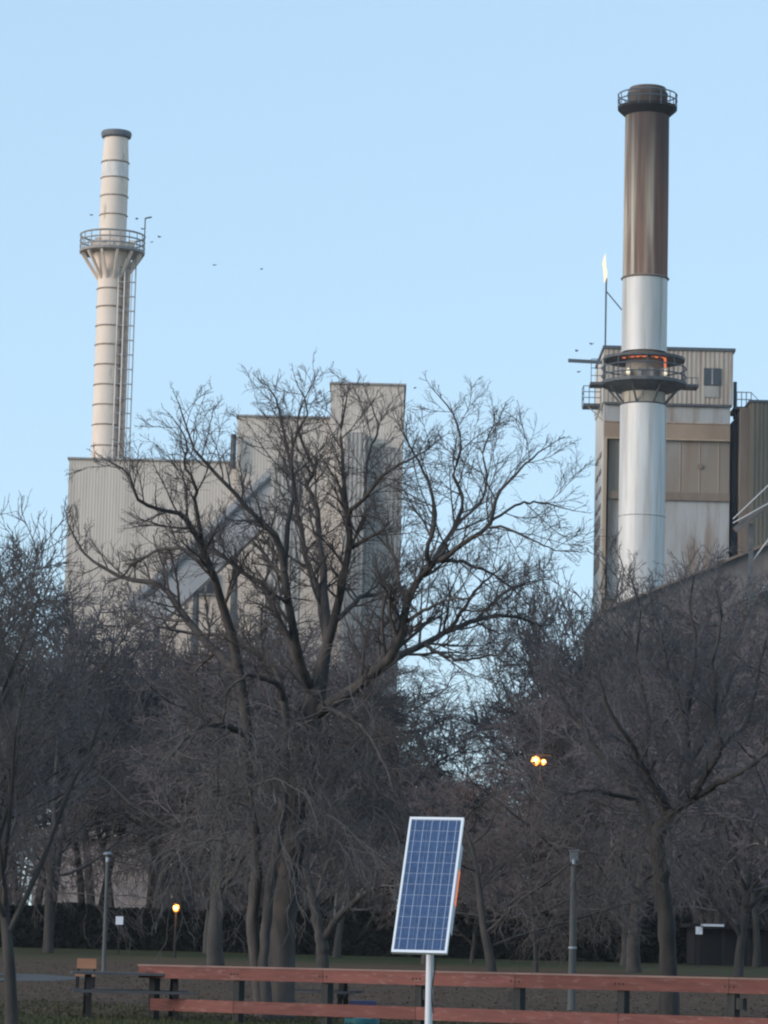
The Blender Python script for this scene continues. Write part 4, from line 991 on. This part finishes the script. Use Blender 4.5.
stems = [
    [(278, 1024, 25, 0), (279, 985, 21, 0), (281, 930, 19.5, 0), (287, 880, 18.5, 0), (295, 830, 17, 0), (303, 780, 15.5, 0), (310, 725, 13, 0), (319, 680, 12, 0), (327, 645, 7, 0), (336, 612, 3.5, -.3)],
    [(262, 1022, 9, .2), (256, 966, 8.5, .2), (252, 927, 8.5, .2), (256, 885, 8, .3), (256, 855, 8, .3), (250, 810, 7.5, .3), (247, 755, 7.5, .3), (244, 700, 7, .3), (238, 668, 6.5, .3)],
    [(268, 1014, 9, -.7), (264, 960, 7, -.7), (269, 900, 7, -.7), (277, 850, 7, -.6), (285, 790, 6.5, -.4), (286, 743, 6, -.3), (284, 697, 5, -.3)],
]
limbs = [
    [(326, 648, 7, 0), (338, 605, 6, -.3), (346, 565, 5, -.6), (350, 535, 4.2, -.8), (346, 497, 3.4, -.9), (343, 460, 2.6, -1), (341, 430, 2, -1), (346, 402, 1.2, -1)],
    [(328, 640, 6.5, 0), (324, 590, 5.5, .5), (320, 545, 4.5, .9), (317, 510, 3.6, 1.1), (308, 485, 3, 1.2), (315, 469, 2.6, 1.3), (303, 444, 2, 1.4), (297, 422, 1.5, 1.4), (304, 400, 1, 1.4)],
    [(327, 650, 5.5, 0), (323, 620, 5, .3), (319, 591, 4.5, .6), (306, 560, 4, 1.2), (303, 535, 3.6, 1.5), (297, 513, 3, 1.6), (295, 490, 2.6, 1.7), (289, 463, 2.2, 1.8), (284, 432, 1.8, 1.8), (278, 405, 1.4, 1.8), (269, 388, .9, 1.8)],
    [(310, 690, 8, 0), (299, 655, 7, -.6), (291, 615, 6, -1.0), (285, 580, 5.5, -1.3), (280, 545, 5, -1.5), (262, 523, 4, -1.8), (240, 499, 3.2, -2), (216, 474, 2.5, -2.2), (196, 452, 2, -2.3), (190, 436, 1.5, -2.3), (181, 411, 1, -2.3)],
    [(284, 572, 4, -1.4), (290, 514, 3.4, -1.2), (295, 494, 2.8, -1), (291, 460, 2.2, -.9), (296, 436, 1.8, -.9), (308, 411, 1.2, -.9), (300, 390, .8, -.9)],
    [(301, 668, 6, -.2), (285, 632, 5, .4), (271, 603, 4.4, .8), (263, 584, 4, 1), (247, 575, 3.2, 1.2), (224, 558, 2.6, 1.4), (209, 549, 2, 1.5), (190, 530, 1.4, 1.6)],
    [(238, 668, 7, .3), (228, 622, 6.4, 0), (216, 587, 5.5, -.4), (206, 557, 4.8, -.7), (193, 530, 4, -1), (180, 514, 3.2, -1.2), (152, 507, 2.6, -1.5), (136, 497, 2.2, -1.7), (129, 474, 1.6, -1.8), (112, 463, 1, -1.8)],
    [(203, 550, 3.0, -.8), (196, 505, 2.6, -1.2), (196, 486, 2.3, -1.3), (184, 465, 1.8, -1.4), (188, 446, 1.4, -1.5), (178, 425, .9, -1.5)],
    [(238, 672, 7, .3), (222, 657, 6.2, .8), (203, 640, 5.6, 1.2), (185, 616, 5, 1.6), (168, 592, 4.2, 2), (152, 582, 3.6, 2.3), (122, 578, 2.8, 2.6), (100, 566, 2.2, 2.8), (82, 550, 1.6, 3), (69, 526, 1, 3)],
    [(214, 578, 3.2, -.5), (187, 551, 2.8, 0), (163, 549, 2.4, .3), (140, 560, 1.9, .6), (120, 577, 1.3, .8)],
    [(284, 700, 5, -.3), (277, 684, 4.2, -.6), (262, 678, 3.4, -.9), (246, 676, 2.6, -1.2), (228, 690, 1.5, -1.4)],
    [(286, 712, 5, -.2), (278, 676, 4.2, .2), (262, 659, 3.6, .4), (246, 645, 3, .6), (220, 634, 2, .8)],
    [(318, 712, 9, 0), (350, 692, 8.2, -.8), (377, 669, 7.6, -1.2), (395, 649, 7, -1.5), (403, 626, 6.4, -1.7), (408, 598, 5.8, -1.9), (422, 575, 5, -2), (434, 562, 4.4, -2.1)],
    [(430, 566, 4, -2.1), (427, 550, 3.2, -2.3), (435, 522, 2.7, -2.5), (430, 485, 2.2, -2.6), (414, 455, 1.5, -2.7), (404, 436, .9, -2.7)],
    [(434, 562, 4, -2.1), (442, 547, 3.6, -1.8), (456, 525, 3.2, -1.6), (463, 499, 2.6, -1.5), (455, 474, 2.2, -1.4), (461, 442, 1.7, -1.4), (455, 417, 1.3, -1.4), (439, 396, .8, -1.4)],
    [(438, 561, 4, -2.1), (450, 554, 3.6, -2.6), (468, 541, 3.3, -3), (489, 524, 2.8, -3.3), (497, 499, 2.3, -3.5), (511, 480, 1.9, -3.6), (530, 460, 1.4, -3.7), (544, 449, .9, -3.7)],
    [(440, 560, 2.8, -2.1), (457, 561, 2.5, -1.6), (477, 567, 2.1, -1.2), (499, 578, 1.6, -1), (520, 596, 1, -1)],
    [(490, 522, 2, -3.3), (517, 505, 1.7, -3.1), (541, 503, 1.3, -3), (562, 508, .8, -3)],
    [(484, 530, 2, -3.2), (500, 526, 1.8, -3.5), (527, 537, 1.4, -3.8), (548, 548, 1, -4), (562, 551, .7, -4)],
    [(458, 522, 2, -1.6), (478, 505, 1.7, -1.2), (487, 480, 1.5, -1), (483, 452, 1.2, -1), (492, 428, .8, -1)],
    [(372, 676, 6, -1.2), (400, 656, 5, -.4), (423, 644, 4.5, .2), (445, 633, 4, .6), (472, 622, 3.4, 1), (494, 616, 2.8, 1.3), (516, 617, 2.1, 1.6), (536, 624, 1.3, 1.8)],
    [(446, 633, 3, .6), (462, 612, 2.5, .2), (476, 590, 2, -.2), (496, 572, 1.3, -.4)],
    [(474, 622, 2.6, 1), (492, 603, 2.1, 1.4), (512, 588, 1.6, 1.7), (530, 582, 1, 1.8)],
    [(424, 644, 3, .2), (440, 654, 2.5, -.4), (462, 660, 2, -.9), (486, 656, 1.4, -1.3)],
    [(334, 622, 4, 0), (355, 603, 3.4, .6), (364, 596, 3, 1), (390, 589, 2.2, 1.6), (402, 570, 1.4, 2)],
    [(348, 530, 3.4, -.8), (350, 512, 3, -1), (366, 497, 2.7, -1.4), (378, 479, 2.4, -1.8), (390, 470, 2, -2), (412, 458, 1.6, -2.3), (431, 447, 1, -2.5)],
    [(364, 500, 2.3, -1.3), (366, 479, 2, -1), (369, 451, 1.7, -.8), (378, 429, 1.3, -.7), (369, 400, .8, -.6)],
    [(352, 548, 3, -.6), (369, 538, 2.5, -1), (381, 531, 2, -1.2)],
    [(408, 602, 3, -1.9), (398, 580, 2.4, -1.5), (396, 560, 2, -1.3), (385, 545, 1.5, -1), (372, 528, .9, -.8)],
    [(404, 622, 3, -1.6), (425, 610, 2.4, -2.2), (448, 600, 1.9, -2.6), (470, 598, 1.3, -3)],
    [(318, 705, 4, 0), (342, 714, 2.8, -1.4), (368, 735, 2, -2.4), (388, 772, 1.2, -3)],
    [(306, 745, 4, 0), (330, 740, 3, .8), (358, 752, 2, 1.8), (380, 790, 1.2, 2.6)],
    [(246, 735, 5, .2), (222, 725, 4, -.6), (196, 730, 3, -1.4), (172, 755, 1.8, -2)],
]
traced_tree('big_bare_tree', 'biggest bare tree with several stout trunks and a wide crown, left of centre', 56.0, stems, limbs, 21, 272, M['bark_main'], M['twig_main'],
            8, 7, 5, 3, 1.36, .0042, (215, 400, 700, 850), 300, rmul=.74, sr=.46, wob=.10, tl=.60)

stems = [[(669, 1012, 11, 0), (668, 975, 8.5, 0), (667, 933, 8.5, 0), (663, 901, 8.5, 0), (660, 868, 8.2, 0), (657, 845, 8, 0), (661, 825, 7, 0)]]
limbs = [
    [(661, 832, 6.5, 0), (667, 815, 5.5, 0), (662, 797, 4.8, -.4), (651, 781, 4, -.8), (641, 767, 3.4, -1), (632, 745, 2.6, -1.2), (620, 728, 2.2, -1.4), (607, 705, 1.7, -1.6), (600, 680, 1.1, -1.8)],
    [(657, 838, 5.5, 0), (640, 800, 4.5, .6), (617, 768, 3.8, 1.2), (594, 747, 3.2, 1.8), (581, 725, 2.6, 2.2), (562, 699, 1.8, 2.6), (552, 670, 1.1, 2.8)],
    [(664, 826, 5, 0), (677, 800, 4.4, .8), (687, 767, 3.9, 1.4), (686, 721, 3.4, 1.8), (691, 689, 2.8, 2), (696, 644, 2, 2.2), (690, 610, 1.4, 2.3), (694, 575, .8, 2.3)],
    [(686, 725, 2.8, 1.8), (678, 696, 2.3, 1.5), (668, 668, 1.8, 1.3), (662, 636, 1.4, 1.2), (650, 600, .9, 1.2)],
    [(666, 822, 5, 0), (679, 808, 4.2, -.6), (696, 797, 3.7, -1), (722, 782, 3, -1.6), (747, 768, 2.4, -2), (775, 748, 1.5, -2.4)],
    [(690, 800, 3.6, -1), (706, 775, 3.3, -1.4), (720, 747, 3, -1.7), (714, 715, 2.6, -1.9), (715, 689, 2.2, -2), (714, 655, 1.7, -2), (722, 620, 1.2, -2), (716, 590, .8, -2)],
    [(719, 750, 2.6, -1.7), (733, 736, 2.3, -1.4), (747, 724, 2, -1.2), (757, 680, 1.5, -1), (766, 640, 1, -1)],
    [(640, 800, 2.6, .6), (612, 795, 2.1, .2), (586, 790, 1.6, -.2), (560, 796, 1, -.5)],
    [(688, 765, 2.6, 1.4), (706, 740, 2.2, 1.8), (722, 700, 1.7, 2.2), (738, 665, 1.1, 2.5)],
    [(643, 770, 2.4, -1), (648, 735, 2, -.6), (645, 700, 1.7, -.2), (636, 660, 1.4, 0), (640, 615, 1, .1), (630, 575, .7, .1)],
]
traced_tree('spreading_tree', 'bare spreading tree with a stout pale trunk behind the right part of the fence', 65.0, stems, limbs, 22, 669, M['bark'], M['twig_cool'],
            8, 8, 6, 3, 1.5, .0052, (600, 740, 790, 860), 60, rmul=1.02, sr=.36)

stems = [[(323, 992, 7, 0), (323, 965, 6.3, 0), (322, 945, 6.3, 0), (317, 920, 5, 0), (311, 890, 4, 0)]]
limbs = [
    [(313, 900, 4.2, 0), (306, 870, 3.4, 0), (300, 835, 2.7, .3), (295, 800, 2, .5), (290, 765, 1.2, .5)],
    [(322, 940, 4.4, 0), (335, 922, 3.8, -.3), (348, 906, 3.2, -.6), (366, 893, 2.6, -1), (385, 884, 2, -1.2), (400, 872, 1.2, -1.4)],
    [(350, 905, 2.3, -.6), (349, 880, 1.9, -.3), (344, 855, 1.4, 0), (348, 830, .9, 0)],
    [(316, 910, 3, 0), (322, 880, 2.4, .6), (332, 850, 1.8, 1), (336, 815, 1.1, 1.3)],
]
traced_tree('forked_tree', 'small bare tree with a low Y-shaped fork left of the solar panel', 85.0, stems, limbs, 23, 323, M['bark'], M['twig_grey'], 7, 6, 4, 2, 1.6, .009)

# distant wood behind everything
V = []; rs = np.random.RandomState(77); n = 4500
x = rs.uniform(-60, 60, n); yy = rs.uniform(262, 290, n); k_ = (x < -31) | (x > -19); x, yy = x[k_], yy[k_]; n = len(x); ok = ~((x > 0) & (x < 14))
hh = np.where(ok, rs.uniform(5, 15, n), rs.uniform(3, 10, n))
Pw = np.c_[x, yy, np.zeros(n)]; Dw = unit(np.c_[rs.randn(n) * .12, rs.randn(n) * .12, np.ones(n)])
w1 = grow(Pw, Dw, hh, np.full(n, .08), np.full(n, .03), 4, .06, 0, rs)
P, D, L, r = spawn(w1, 6, .2, 1., R(45), .22, .6, rs, hh, .1, .025); w2 = grow(P, D, L, r, r * .5, 2, .15, .1, rs)
me = fast_mesh('distant_wood', *tubes([(w1[0], w1[2], 3), (w2[0], w2[2], 3)]), M['twig'])
o = bpy.data.objects.new('distant_wood', me); COL.objects.link(o)
tag(o, 'distant grey-brown bare wood behind the park trees', 'wood', kind='stuff')

# thin evening air over the park and the plant
hz = MB(); hz.box((-260, -30, -1), (260, 560, 160)); hm = bpy.data.materials.new('haze'); hm.use_nodes = True; hn = hm.node_tree; hn.nodes.clear()
vo = hn.nodes.new('ShaderNodeVolumePrincipled'); vo.inputs['Density'].default_value = .00009; vo.inputs['Color'].default_value = (.85, .88, .95, 1)
ho = hn.nodes.new('ShaderNodeOutputMaterial'); hn.links.new(vo.outputs[0], ho.inputs['Volume'])
tag(hz.build('haze', hm), 'thin pale evening haze over the park and the plant', 'haze', kind='stuff')
